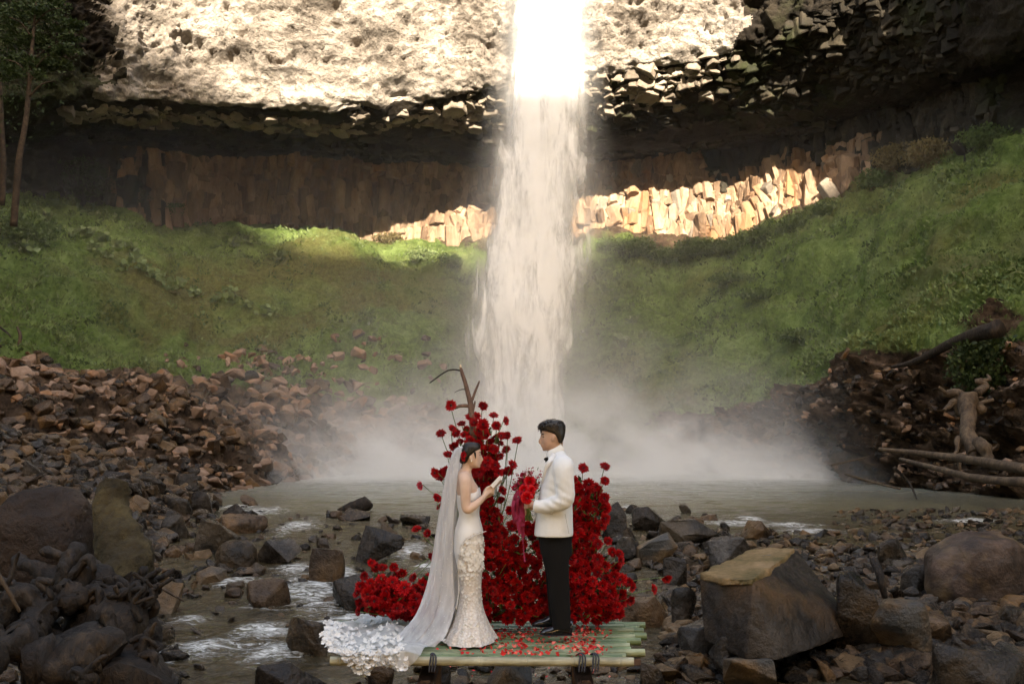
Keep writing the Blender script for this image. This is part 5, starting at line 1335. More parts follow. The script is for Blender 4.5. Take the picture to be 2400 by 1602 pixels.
oB = [Z5(1768, 1132), Z5(1982, 1117), Z5(1980, 1260), Z5(1668, 1250)] + [Z3(*p) for p in [(858, 523), (885, 605), (940, 620), (950, 670), (918, 712), (1290, 797), (1192, 875), (1022, 955), (1035, 860), (1010, 825), (970, 910), (905, 960), (925, 1010), (785, 150), (840, 290), (770, 130)]]
polyB = [([(1338, 1128), (1385, 1125), (1418, 1170), (1422, 1205), (1405, 1250), (1398, 1300), (1430, 1340), (1455, 1355), (1460, 1400), (1450, 1440), (1400, 1452), (1335, 1455)], 112, 16.5)]
arrangement('flower_arrangement', 'column of massed red flowers standing behind the groom', (1375, 1440), oB, polyB, 2, 8.72, 290)
oC = [Z2(*p) for p in [(535, 685), (565, 715), (615, 720), (697, 715), (755, 755), (478, 778), (605, 800), (720, 780), (455, 855), (430, 905), (640, 850), (680, 810), (770, 865), (690, 890), (525, 945), (580, 920), (450, 975), (825, 935), (870, 870), (760, 930), (580, 980), (440, 1040), (545, 1025), (700, 980), (790, 1040), (870, 1020), (840, 790), (905, 920), (940, 800), (965, 640), (1000, 640)]]
polyC = [([(850, 1375), (900, 1350), (960, 1380), (1010, 1350), (1020, 1440), (940, 1445), (860, 1430)], 46, 14)]
arrangement('flower_arrangement', 'low cluster of red flowers behind the train at the left end of the platform', (925, 1436), oC, polyC, 3, 8.75, 290)
# the bare branch in the tall arrangement
def z5p(x, y, Y=8.62): return P(*Z5(x, y), Y)
br = bpy.data.objects['flower_arrangement']; rb = br.location
M_cut = plain('cut_wood', (.65, .52, .36), .7)
tb = [tube([p - rb for p in [P(1118, 1440, 8.75), P(1110, 1200, 8.72), z5p(668, 740), z5p(655, 600), z5p(650, 500), z5p(625, 400), z5p(595, 280), z5p(565, 190), z5p(548, 125)]], [.03, .03, .027, .026, .025, .021, .018, .016, .010], 12, .12, 3, 4),
      tube([p - rb for p in [z5p(655, 520), z5p(600, 510), z5p(540, 512), z5p(500, 528), z5p(470, 520)]], [.017, .016, .014, .012, .009], 8, .1, 4),
      tube([p - rb for p in [z5p(662, 460), z5p(690, 380), z5p(722, 300), z5p(737, 262)]], [.012, .011, .009, .006], 8, .1, 5),
      tube([p - rb for p in [z5p(668, 580), z5p(685, 510), z5p(692, 462)]], [.010, .009, .006], 8, .1, 6)]
join_tubes('bare_branch', tb, wood_mat('branch_bark', (.05, .028, .02), (.13, .075, .055), (.22, .14, .105), .75, 3, .006, 12), br)
join_tubes('dark_twig', [tube([p - rb for p in [z5p(548, 162), z5p(490, 152), z5p(420, 162), z5p(350, 205), z5p(295, 245), z5p(240, 285)]], [.008, .0075, .007, .006, .006, .005], 8),
                         tube([p - rb for p in [z5p(592, 348), z5p(560, 348), z5p(520, 362), z5p(488, 380)]], [.005, .004, .003, .002], 6)], plain('dark_twig_bark', (.02, .017, .014), .7), br)
join_tubes('broken_tip', [tube([p - rb for p in [z5p(550, 132), z5p(548, 112), z5p(545, 97)]], [.011, .009, .002], 8), tube([p - rb for p in [z5p(425, 538), z5p(418, 545), z5p(412, 552)]], [.006, .005, .002], 8)], M_cut, br)

# ================================================================== people
def remesh(name, parts, voxel, smooth=6, mat=None, parent=None):
    j = Join()
    for p in parts: j.add(p, I4)
    me = raw_mesh('tmp', np.concatenate(j.v), faces=j.f)
    bm = bmesh.new(); bm.from_mesh(me); bmesh.ops.recalc_face_normals(bm, faces=bm.faces[:]); bm.to_mesh(me); bm.free()
    o = bpy.data.objects.new('tmp', me); scene.collection.objects.link(o)
    m = o.modifiers.new('r', 'REMESH'); m.mode = 'VOXEL'; m.voxel_size = voxel
    s = o.modifiers.new('s', 'SMOOTH'); s.factor = .5; s.iterations = smooth
    dg = bpy.context.evaluated_depsgraph_get(); ev = o.evaluated_get(dg)
    out = bpy.data.meshes.new_from_object(ev); bpy.data.objects.remove(o); out.name = name
    out.polygons.foreach_set('use_smooth', np.ones(len(out.polygons), dtype=bool))
    return link(name, out, mat, parent)
def vloft(rows, n=28, power=2.3, Y=YP, cap=True):
    """rows (py, px_left, px_right, half width in y, [yoff]); vertical loft in profile"""
    rows_ = np.array([(r + (0,))[:5] for r in rows], float); m = (len(rows_) - 1) * 4 + 1; rs = cr(rows_, m); V = []; F = []
    for (py, a, b, w, yo) in rs:
        pa, pb_ = P(a, py, Y + yo), P(b, py, Y + yo); cx_ = (pa.x + pb_.x) / 2; hx = abs(pb_.x - pa.x) / 2; z = pa.z
        for j in range(n):
            t_ = j * 6.2832 / n; c_, s_ = math.cos(t_), math.sin(t_)
            V.append((cx_ + hx * math.copysign(abs(c_) ** (2 / power), c_), Y + yo + w * math.copysign(abs(s_) ** (2 / power), s_), z))
    for i in range(m - 1):
        for j in range(n): F.append([i * n + j, i * n + (j + 1) % n, (i + 1) * n + (j + 1) % n, (i + 1) * n + j])
    if cap: F.append(list(range(n))[::-1]); F.append([(m - 1) * n + j for j in range(n)])
    return np.array(V), F
def ell(c, r, rot=(0, 0, 0)):
    bm = bmesh.new(); bmesh.ops.create_uvsphere(bm, u_segments=16, v_segments=10, radius=1.0)
    M = TRS(c, rot, r); 
    for v in bm.verts: v.co = M @ v.co
    v = np.array([x.co[:] for x in bm.verts]); f = [[q.index for q in p.verts] for p in bm.faces]; bm.free(); return v, f
def skin_mat(name, a, b):
    t = NT(name); c = t.coord(); n_ = t.noise(c, 9, 4); col = t.ramp(n_, [(.35, a), (.65, b)])
    pr = t.bsdf(col, .6, t.bump(t.noise(c, 120, 2), .2, .001), .4, Subsurface_Weight=.12, Subsurface_Radius=(.02, .008, .004)); return t.surf(pr)
M_skinm = skin_mat('tan_skin', (.38, .22, .155), (.47, .285, .20)); M_skinf = skin_mat('fair_skin', (.50, .335, .25), (.58, .40, .31))
def cloth(name, col, rough=.8, bump=.002, sheen=.2, sc=60, fold=0.0, fsc=6.0, **kw):
    t = NT(name); c = t.coord(); h = t.noise(c, sc, 3)
    if fold: h = t.math('ADD', t.math('MULTIPLY', h, .05), t.math('MULTIPLY', t.noise(t.mapping(c, (1, 1, .6)), fsc, 3, .5, .6), fold))
    return t.surf(t.bsdf(t.ramp(t.noise(c, 5, 3), [(.3, tuple(x * .94 for x in col)), (.7, col)]), rough, t.bump(h, .8, bump), .2, Sheen_Weight=sheen, **kw))
M_white = cloth('white_jacket_cloth', (.63, .625, .62), .75, .02, .15, 60, 1.0, 7.0)
M_black = cloth('black_trouser_cloth', (.0035, .003, .003), .9, .012, .0, 60, 1.0, 5.0)
M_shirt = cloth('white_shirt', (.66, .65, .64), .7)
M_shoe = plain('black_patent_leather', (.010, .009, .012), .14, .6, 0)
M_hairb = wood_mat('black_hair', (.006, .005, .004), (.014, .010, .008), (.035, .025, .018), .38, 3, .004, 20)
M_dark = plain('dark_eye', (.012, .008, .006), .3)
M_lip = plain('lips', (.42, .12, .10), .45); M_lipm = plain('groom_lips', (.33, .13, .10), .5)
s1 = lambda px: px / 282.0
Z6 = lambda x, y: (1180 + x / 5.225, 960 + y / 5.225)
Z7 = lambda x, y: (1000 + x / 5.225, 1010 + y / 5.225)
def P6(x, y, dy=0.0): return P(*Z6(x, y), YP + dy)
def P7(x, y, dy=0.0): return P(*Z7(x, y), YP + dy)
def head_profile(rows, Zf, w):
    out = []
    for (y, a, b, ww) in rows:
        xa, yy_ = Zf(a, y); xb, _ = Zf(b, y); out.append((yy_, xa, xb, ww))
    return vloft(out, 28, 2.15)
def finger(pts, r0=.0085, r1=.0065): return tube(pts, [r0] + [(r0 + r1) / 2] * (len(pts) - 2) + [r1], 8, sub=3)

# ---------------- groom
groom = empty('person', P(1300, 1485, YP)); groom.location.z = 0
tag(groom, 'man in white dinner jacket and black trousers holding a red bouquet', 'person')
gb = groom.location
# head in profile facing left (Z6 coordinates), then neck, torso, arms, legs
hp = [(150, 520, 690, .030), (175, 480, 728, .055), (210, 460, 745, .070), (250, 458, 748, .074), (300, 462, 742, .076), (340, 466, 730, .075), (380, 468, 715, .073), (410, 474, 700, .070), (440, 480, 690, .064), (465, 486, 680, .056), (485, 500, 672, .045), (497, 520, 660, .030)]
parts = [head_profile(hp, Z6, 0)]
neck = tube([P6(640, 400), P6(645, 470), P6(655, 540), P6(680, 620)], [[.060, .058], [.056, .055], [.062, .060], [.075, .08]], 18)
parts.append(neck)
parts.append(tube([P6(468, 318), P6(455, 360), P6(444, 388), P6(455, 402), P6(478, 406)], [[.009, .008], [.011, .010], [.013, .013], [.013, .014], [.010, .012]], 12))   # nose
parts.append(ell(P6(478, 432), (.015, .024, .0075))); parts.append(ell(P6(480, 447), (.014, .022, .007)))        # lips
parts.append(ell(P6(503, 480), (.020, .024, .016)))                                                             # chin
parts.append(ell(P6(476, 300), (.014, .050, .010)))                                                             # brow
for s_ in (-1, 1):
    parts.append(ell(P6(612, 345) + Vector((0, s_ * .077, 0)), (.017, .008, .030), (0, .25, 0)))
    parts.append(ell(P6(604, 375) + Vector((0, s_ * .074, 0)), (.010, .007, .013)))
tor = [(535, 620, 720, .10), (600, 560, 790, .19), (700, 520, 815, .215), (850, 470, 820, .2), (1100, 470, 815, .175), (1300, 450, 820, .175), (1500, 450, 820, .18)]
parts.append(vloft([(Z6(0, y)[1], Z6(a, 0)[0], Z6(b, 0)[0], w) for y, a, b, w in tor], 28, 2.4))
def leg(dx0, dyo, foot_px):
    return tube([P(1300 + dx0, 1240, YP + dyo), P(1308 + dx0, 1350, YP + dyo), P(1312 + dx0, 1420, YP + dyo), P(foot_px, 1462, YP + dyo)], [[.085, .085], [.055, .055], [.035, .035], [.022, .022]], 16)
parts += [leg(0, -.09, 1322), leg(-6, .09, 1300)]
def arm3(sh, el, wr, r): return tube([sh, sh.lerp(el, .5), el, el.lerp(wr, .5), wr], r, 16)
shn, eln, wrn = P6(745, 660, -.20), P6(770, 1070, -.23), P6(370, 1165, -.20)
shf, elf, wrf = P6(720, 670, .20), P6(720, 1060, .24), P6(360, 1175, .02)
parts += [tube([P6(735, 660, -.19), P6(742, 850, -.235), P6(755, 1000, -.245), P6(735, 1100, -.245), P6(640, 1148, -.238), P6(500, 1178, -.222), P6(375, 1168, -.20)], [.045, .044, .040, .040, .036, .030, .026], 16), tube([P6(720, 680, .2), P6(715, 1000, .24), P6(690, 1095, .235), P6(560, 1160, .15), P6(360, 1178, .02)], [.045, .042, .038, .034, .026], 16)]
# near hand round the stems: palm, four curled fingers, thumb
hc = P6(318, 1150, -.14)
stemc = P6(300, 1190, -.07)
parts.append(tube([wrn, P6(345, 1150, -.18), P6(318, 1145, -.155), P6(300, 1160, -.13)], [[.026, .022], [.030, .020], [.036, .020], [.032, .018]], 14, flat=(0, 1, .2)))
for k in range(4):
    z_ = 1120 + k * 24
    parts.append(finger([P6(315, z_, -.15), P6(285, z_ + 6, -.145), P6(262, z_ + 14, -.105), P6(268, z_ + 20, -.065), P6(292, z_ + 24, -.045)], .0105, .0078))
parts.append(finger([P6(335, 1110, -.17), P6(322, 1082, -.15), P6(300, 1066, -.12), P6(282, 1066, -.10)], .012, .009))
parts.append(tube([wrf, P6(335, 1180, -.0), P6(310, 1190, -.01)], [[.026, .022], [.034, .02], [.034, .018]], 12))
for k in range(4):
    z_ = 1205 + k * 22
    parts.append(finger([P6(325, z_ - 8, -.0), P6(298, z_, -.0), P6(272, z_ + 6, -.03), P6(262, z_ + 10, -.07), P6(276, z_ + 12, -.10)], .0105, .0078))
o = remesh('body', [(np.array(v) - np.array(gb), f) for v, f in parts], .0062, 3, M_skinm, groom)
# hair
hr = [(118, 545, 660, .02), (135, 490, 720, .06), (165, 440, 745, .080), (200, 424, 757, .088), (240, 436, 760, .090), (270, 500, 758, .089), (300, 580, 754, .087), (340, 625, 745, .084), (380, 650, 730, .080), (405, 668, 720, .07)]
hv = head_profile(hr, Z6, 0)
hp_ = [hv]; rg = random.Random(3)
for k in range(230):
    a = rg.random(); yb = 130 + rg.random() * 130; xb = 445 + a * 305; side = rg.choice([-1, 1, 0]) * rg.uniform(.02, .085)
    top = 128 + 90 * abs((xb - 600) / 160) ** 2
    b0_ = P6(xb, max(top + 8, yb if side else top + 8), side); ln = rg.uniform(.014, .030)
    d = Vector((rg.gauss(-.35 if xb < 560 else .15, .5), side * 6 + rg.gauss(0, .3), rg.gauss(.6 if yb < 180 else -.1, .4))).normalized() * ln
    hp_.append(tube([b0_, b0_ + d * .6 + Vector((0, 0, .004)), b0_ + d + Vector((-.006, 0, -.004))], [.007, .005, .001], 5, sub=1))
for k in range(26):   # fringe over the forehead
    x_ = 425 + rg.random() * 90; b0_ = P6(x_ + 20, 190 + rg.random() * 25, rg.uniform(-.07, .07)); hp_.append(tube([b0_, P6(x_, 225, b0_.y - YP), P6(x_ - 2 + rg.random() * 30, 245 + rg.random() * 25, b0_.y - YP)], [.008, .006, .001], 5, sub=2))
j = Join(); [j.add(x, Matrix.Translation(-gb)) for x in hp_]
link('hair', raw_mesh('hair', np.concatenate(j.v), faces=j.f, smooth=True), M_hairb, groom)
def small(name, shapes, mat, parent, base):
    j = Join(); [j.add(x, Matrix.Translation(-base)) for x in shapes]
    return link(name, raw_mesh(name, np.concatenate(j.v), faces=j.f, smooth=True), mat, parent)
for s_ in (-1, 1):
    small('eye', [ell(P6(481, 330) + Vector((.006, s_ * .036, 0)), (.011, .014, .006))], M_dark, groom, gb)
    small('eyebrow', [tube([P6(470, 300, s_ * .030), P6(478, 294, s_ * .045), P6(496, 300, s_ * .060)], [.004, .005, .002], 6)], M_hairb, groom, gb)
small('mouth', [ell(P6(476, 433), (.014, .020, .0035)), ell(P6(479, 446), (.013, .019, .004))], M_lipm, groom, gb)
# clothes
jk = [(487, 705, 730, .04), (520, 620, 760, .10), (560, 590, 778, .155), (620, 540, 805, .225), (680, 515, 826, .245), (760, 495, 838, .245), (900, 460, 845, .235), (1050, 430, 843, .225), (1200, 405, 842, .215), (1350, 392, 846, .22), (1500, 378, 850, .225), (1528, 376, 850, .226)]
sl_n = tube([P6(735, 625, -.17), P6(735, 700, -.225), P6(742, 850, -.245), P6(758, 1000, -.25), P6(735, 1105, -.25), P6(640, 1150, -.24), P6(500, 1180, -.22), P6(375, 1170, -.20)], [[.075, .06], [.085, .07], [.078, .068], [.075, .066], [.078, .068], [.066, .06], [.055, .052], [.050, .046]], 22, .10, 11)
sl_f = tube([P6(725, 640, .17), P6(725, 720, .225), P6(715, 1000, .245), P6(690, 1100, .24), P6(560, 1160, .15), P6(380, 1190, .03)], [.07, .075, .07, .068, .058, .046], 20)
jacket = remesh('jacket', [(np.array(v) - np.array(gb), f) for v, f in [vloft([(Z6(0, y)[1], Z6(a, 0)[0], Z6(b, 0)[0], w) for y, a, b, w in jk], 36, 2.5), sl_n, sl_f]], .0085, 3, M_white, groom)
# creases on the near sleeve and skirt of the jacket
cr_ = jacket.data; co = np.zeros(len(cr_.vertices) * 3); cr_.vertices.foreach_get('co', co); co = co.reshape(-1, 3); nn_ = np.zeros_like(co).ravel(); cr_.vertices.foreach_get('normal', nn_); nn_ = nn_.reshape(-1, 3)
pw = co + np.array(gb)
el_ = np.array(P6(640, 1080, -.25)); dd = np.linalg.norm(pw - el_, axis=1)
ang = (pw[:, 0] - el_[0]) * .55 + (pw[:, 2] - el_[2]) * 1.0
fold = np.sin(ang * 95 + fbm(pw, 2, 8) * 5) * .0045 * np.exp(-(dd / .12) ** 2)
fold += (fbm(pw * np.array([1.6, 1, .7]), 3, 6, .55, 5) - .5) * .012
co += nn_ * fold[:, None]; cr_.vertices.foreach_set('co', co.ravel()); cr_.update()
bt = small('button', [ell(P6(430 + k * 18, 1225 - k * 3, -.243), (.006, .003, .006)) for k in range(4)], plain('pearl_button', (.6, .58, .55), .3), jacket, gb)
small('pocket_flap', [tube([P6(480, 1250, -.222), P6(540, 1262, -.228), P6(603, 1278, -.232)], [.0035, .004, .0035], 6)], cloth('jacket_seam', (.42, .40, .38)), jacket, gb)
small('back_vent', [tube([P6(755, 1270, -.222), P6(780, 1400, -.222), P6(803, 1515, -.222)], [.0022, .0025, .0025], 6)], bpy.data.materials['jacket_seam'], jacket, gb)
small('lapel', [tube([P6(620, 540, -.145), P6(580, 620, -.195), P6(555, 660, -.205), P6(520, 720, -.20), P6(470, 900, -.15)], [[.016, .005], [.022, .006], [.020, .006], [.016, .005], [.006, .004]], 10, flat=(0, 1, 0)), tube([P6(610, 610, -.205), P6(585, 635, -.212), P6(562, 655, -.214)], [.003, .003, .002], 6)], M_white, jacket, gb)
small('shirt', [tube([P6(730, 470, 0), P6(660, 505, 0), P6(590, 540, 0), P6(560, 600, 0)], [[.062, .066], [.060, .07], [.045, .07], [.03, .07]], 18), vloft([(Z6(0, y)[1], Z6(a, 0)[0], Z6(b, 0)[0], w) for y, a, b, w in [(540, 562, 660, .06), (600, 545, 640, .08), (700, 512, 600, .08)]], 16)], M_shirt, groom, gb)
bw = []
for s_ in (-1, 1): bw.append(tube([P6(548, 600, 0), P6(545, 600, s_ * .025), P6(540, 602, s_ * .055)], [[.008, .010], [.014, .022], [.016, .032]], 10, flat=(1, 0, 0)))
bw.append(tube([P6(575, 553, -.035), P6(545, 590, -.045), P6(515, 636, -.03)], [[.006, .010], [.012, .018], [.003, .006]], 10)); bw.append(ell(P6(546, 600), (.012, .012, .014)))
small('bow_tie', bw, M_black, groom, gb)
tr = [(1243, 1262, 1339, .17), (1262, 1262, 1340, .172), (1300, 1268, 1342, .165)]
def tleg(x0, x1, dy, knee, ank, foot):
    rows = [(1246, x0[0], x0[1], .10, dy * .85), (1290, x0[0] + 3, x0[1], .098, dy * .9), (1340, knee[0], knee[1], .082, dy), (1400, (knee[0] + ank[0]) / 2, (knee[1] + ank[1]) / 2, .072, dy), (1455, ank[0], ank[1], .068, dy), (foot, ank[0] - 1, ank[1] + 1, .07, dy)]
    return vloft(rows, 22, 2.2)
tro = remesh('trousers', [(np.array(v) - np.array(gb), f) for v, f in [tleg((1265, 1335), None, -.10, (1281, 1334), (1294, 1338), 1472), tleg((1265, 1328), None, .10, (1278, 1322), (1288, 1320), 1452), vloft(tr, 26, 2.5)]], .0085, 3, M_black, groom)
def shoe(toe, heel, y0, y1, dy):
    c = []; 
    n_ = 9
    for i in range(n_):
        f = i / (n_ - 1); x_ = toe + (heel - toe) * f
        h = np.interp(f, [0, .12, .35, .6, .8, 1], [.22, .5, .68, 1.05, 1.25, 1.1]) * (y1 - y0) * .5
        w = np.interp(f, [0, .1, .3, .6, .85, 1], [.012, .034, .047, .04, .036, .022])
        c.append((P(x_, y1 - h, YP + dy), h / 282.0, w))
    return tube([a for a, _, _ in c], [[w, h] for _, h, w in c], 16, sub=2, flat=(0, 0, 1))
def sole(toe, heel, y1, dy): return tube([P(toe + 1, y1 - 2, YP + dy), P((toe * 2 + heel) / 3, y1 - 1.2, YP + dy), P(heel - 1, y1 - 1.5, YP + dy)], [[.02, .006], [.048, .006], [.036, .006]], 12, flat=(0, 0, 1))
so = small('shoe', [shoe(1266, 1342, 1458, 1488, -.10), sole(1266, 1342, 1488, -.10)], M_shoe, groom, gb)
small('shoe', [shoe(1247, 1324, 1440, 1467, .12), sole(1247, 1324, 1468, .12)], M_shoe, groom, gb)
# ---------------- bouquet
bq = empty('bouquet', P6(300, 1190, -.07)); tag(bq, 'round bouquet of red roses with trailing magenta ribbons in the hands of the groom', 'bouquet'); bb = bq.location
def rose_mesh(seed):
    rg = random.Random(seed); V = []; F = []
    for (R_, n_, h, op) in ((.012, 3, .034, .2), (.022, 5, .036, .35), (.033, 6, .032, .6), (.044, 7, .022, 1.0)):
        for k in range(n_):
            a0 = 6.2832 * (k + rg.random() * .3) / n_; da = 6.2832 / n_ * .75; i = len(V)
            for u in range(5):
                a = a0 + (u / 4 - .5) * da * 1.3
                for v in range(4):
                    f = v / 3; rr = R_ * (.35 + .65 * f ** .7) * (1 + op * .15 * f * f); z = h * f * (1 - .25 * abs(u / 2 - 1) ** 2) - (.010 * op if v == 3 else 0)
                    V.append((rr * math.cos(a), rr * math.sin(a), z))
            for u in range(4):
                for v in range(3): F.append([i + u * 4 + v, i + (u + 1) * 4 + v, i + (u + 1) * 4 + v + 1, i + u * 4 + v + 1])
    me = raw_mesh('rose', V, faces=F, smooth=True); return me
M_rose = red_mat('rose_petals', (.42, .001, .006), (.58, .003, .010)); M_crim = red_mat('crimson_petals', (.28, .004, .025), (.45, .01, .05))
RS = [rose_mesh(k) for k in range(3)]
for k, (x, y, sc, dy, mt) in enumerate([(320, 875, 1.35, -.02, 0), (370, 930, 1.15, 0, 0), (290, 1075, 1.45, -.11, 0), (250, 975, 1.15, -.06, 0), (225, 880, 1.0, 0, 1), (190, 930, .95, .02, 1), (240, 1040, .9, -.08, 1), (345, 980, 1.0, -.06, 0), (205, 1010, .8, -.05, 1), (300, 930, 1.1, .03, 0), (340, 1030, .9, .02, 0), (140, 955, .75, 0, 1), (240, 800, .7, 0, 1)]):
    me = RS[k % 3].copy(); me.materials.append((M_rose, M_crim)[mt]); p = P6(x, y, dy - .07)
    d = (p - P6(300, 1120, 0)).normalized() + Vector((0, -.9, 0))
    sc *= .72; link('rose', me, None, bq, p - bb, d.to_track_quat('Z', 'Y').to_euler(), (sc, sc, sc))
rg = random.Random(12); tw = []; tips = []
for (x, y) in [(120, 850), (150, 780), (180, 800), (230, 770), (270, 750), (300, 730), (350, 705), (370, 735), (395, 800), (440, 775), (455, 770), (420, 830), (400, 890), (440, 900), (430, 960), (110, 900), (100, 960), (330, 770), (200, 830), (160, 860)]:
    a = P6(300, 1050, -.07); b_ = P6(x, y, rg.uniform(-.12, .0)); m_ = a.lerp(b_, .55) + Vector((rg.gauss(0, .012), 0, rg.gauss(0, .012)))
    tw.append(tube([a - bb, m_ - bb, b_ - bb], [.003, .0025, .0015], 5, sub=3))
    for _ in range(9):
        f = rg.uniform(.45, 1.05); pp = m_.lerp(b_, f * 1.0) if f > .5 else a.lerp(m_, .9); tips.append(tuple(pp - bb + Vector((rg.gauss(0, .008), rg.gauss(0, .008), rg.gauss(0, .008)))))
join_tubes('berry_sprigs', tw, plain('sprig_stem', (.14, .07, .04), .6), bq)
o = leaf_obj('sprig_buds', np.array(tips), np.full(len(tips), .017), M_crim, bq, seed=3, aspect=.7); o['kind'] = 'stuff'
lv = [tuple(P6(rg.gauss(285, 75), rg.gauss(970, 75), rg.uniform(-.1, 0)) - bb) for _ in range(150)]
o = leaf_obj('bouquet_leaves', np.array(lv), np.full(150, .04), M_leaf, bq, seed=8, up=.1, aspect=.45); o['kind'] = 'stuff'
for k in range(9):
    join_tubes('stem', [tube([P6(295 + k, 1090, -.07) - bb, P6(300 + (k - 4) * 3, 1190, -.07 + (k % 3) * .012) - bb, P6(312 + (k - 4) * 11, 1350 + (k % 3) * 6, -.07 + (k % 3 - 1) * .02) - bb], [.0055, .0055, .006], 7, sub=3)], M_stem, bq)
M_rib = cloth('magenta_ribbon', (.20, .004, .035), .6, .002, .3)
def ribbon(pts, w):
    pts = cr(np.array([tuple(p) for p in pts]), 22); V = []; F = []
    for i, p in enumerate(pts):
        tw_ = .5 * math.sin(i * .6 + p[0] * 40); V += [(p[0] - w / 2 * math.cos(tw_), p[1] - w / 2 * math.sin(tw_), p[2]), (p[0], p[1] - .003, p[2]), (p[0] + w / 2 * math.cos(tw_), p[1] + w / 2 * math.sin(tw_), p[2])]
    for i in range(21):
        for j in (0, 1): F.append([i * 3 + j, i * 3 + j + 1, i * 3 + j + 4, i * 3 + j + 3])
    return np.array(V) - np.array(bb), F
for pts_, w_ in [([(190, 980), (140, 1060), (118, 1180), (125, 1300), (140, 1390)], .030), ([(200, 990), (150, 1070), (140, 1200), (150, 1330), (165, 1400)], .030), ([(220, 1040), (175, 1100), (170, 1250), (180, 1400), (205, 1520)], .026), ([(230, 1080), (215, 1180), (225, 1300), (235, 1420), (240, 1560)], .030), ([(240, 1090), (240, 1200), (245, 1290), (245, 1370), (238, 1420)], .026), ([(236, 1540), (242, 1640), (252, 1760), (262, 1860)], .012), ([(200, 1380), (196, 1460), (190, 1540)], .014), ([(210, 1060), (190, 1150), (196, 1260), (200, 1350), (205, 1430)], .03)]:
    v, f = ribbon([P6(x, y, -.12 + .02 * math.sin(x)) for x, y in pts_], w_); me = raw_mesh('ribbon', v, faces=f, smooth=True); link('ribbon', me, M_rib, bq)

# ---------------- bride
bride = empty('person', P(1095, 1490, YP)); bride.location.z = 0
tag(bride, 'woman in a white strapless lace gown and long veil reading from a card', 'person')
wb = bride.location
hp = [(150, 500, 600, .03), (175, 460, 640, .052), (210, 450, 655, .064), (250, 450, 664, .068), (290, 460, 664, .069), (320, 470, 662, .068), (350, 480, 658, .066), (380, 490, 652, .063), (405, 505, 650, .058), (425, 525, 646, .050), (442, 550, 636, .038), (450, 575, 622, .022)]
parts = [head_profile(hp, Z7, 0)]
parts.append(tube([P7(664, 300), P7(672, 325), P7(681, 345), P7(678, 354), P7(662, 358)], [[.007, .007], [.008, .008], [.010, .010], [.010, .011], [.008, .009]], 10))
parts.append(ell(P7(657, 382), (.012, .020, .006))); parts.append(ell(P7(655, 396), (.011, .019, .006))); parts.append(ell(P7(634, 430), (.018, .020, .014)))
for s_ in (-1, 1): parts.append(ell(P7(543, 335) + Vector((0, s_ * .069, 0)), (.014, .008, .027), (0, -.25, 0)))
parts.append(tube([P7(520, 350), P7(500, 420), P7(478, 480), P7(462, 560)], [[.052, .050], [.044, .044], [.048, .052], [.07, .08]], 18))
tor = [(490, 430, 500, .06), (520, 390, 545, .13), (560, 374, 560, .155), (620, 366, 590, .15), (700, 364, 640, .14), (760, 372, 648, .128), (850, 390, 636, .11), (900, 396, 626, .105), (1000, 404, 622, .105), (1150, 380, 650, .13), (1300, 365, 670, .145), (1500, 372, 665, .14), (1700, 400, 640, .12), (2000, 415, 620, .10), (2400, 430, 590, .09)]
parts.append(vloft([(Z7(0, y)[1], Z7(a, 0)[0], Z7(b, 0)[0], w) for y, a, b, w in tor], 28, 2.2))
shn, eln, wrn = P7(462, 590, -.155), P7(478, 965, -.185), P7(705, 800, -.12)
parts.append(tube([P7(455, 560, -.12), P7(470, 620, -.165), P7(475, 760, -.18), P7(478, 900, -.185), P7(500, 955, -.185), P7(560, 925, -.175), P7(640, 860, -.15), P7(705, 795, -.12)], [[.05, .05], [.050, .046], [.044, .042], [.039, .038], [.038, .037], [.034, .034], [.028, .028], [.020, .020]], 18))
parts.append(tube([P7(470, 560, .12), P7(480, 640, .16), P7(500, 800, .17), P7(520, 930, .17), P7(600, 900, .12), P7(720, 800, .0)], [.05, .046, .040, .036, .03, .02], 16))
# hands: both hold the card
parts.append(tube([P7(700, 800, -.12), P7(735, 745, -.10), P7(765, 715, -.085), P7(785, 705, -.075)], [[.019, .016], [.030, .016], [.034, .017], [.026, .015]], 14, flat=(.3, 1, 0)))
for k in range(4):
    parts.append(finger([P7(770 - k * 4, 700 + k * 22, -.085), P7(800 - k * 3, 690 + k * 24, -.09), P7(828 - k * 3, 690 + k * 26, -.075), P7(826 - k * 3, 706 + k * 24, -.05)], .0088, .0065))
parts.append(finger([P7(735, 720, -.10), P7(755, 690, -.105), P7(785, 668, -.10), P7(800, 660, -.095)], .0095, .007))
parts.append(tube([P7(715, 805, -.01), P7(750, 770, -.02), P7(785, 745, -.03)], [[.019, .016], [.032, .016], [.028, .015]], 12))
for k in range(4): parts.append(finger([P7(778, 728 + k * 18, -.03), P7(805, 722 + k * 18, -.035), P7(824, 730 + k * 17, -.05)], .0085, .0062))
o = remesh('body', [(np.array(v) - np.array(wb), f) for v, f in parts], .0062, 3, M_skinf, bride)
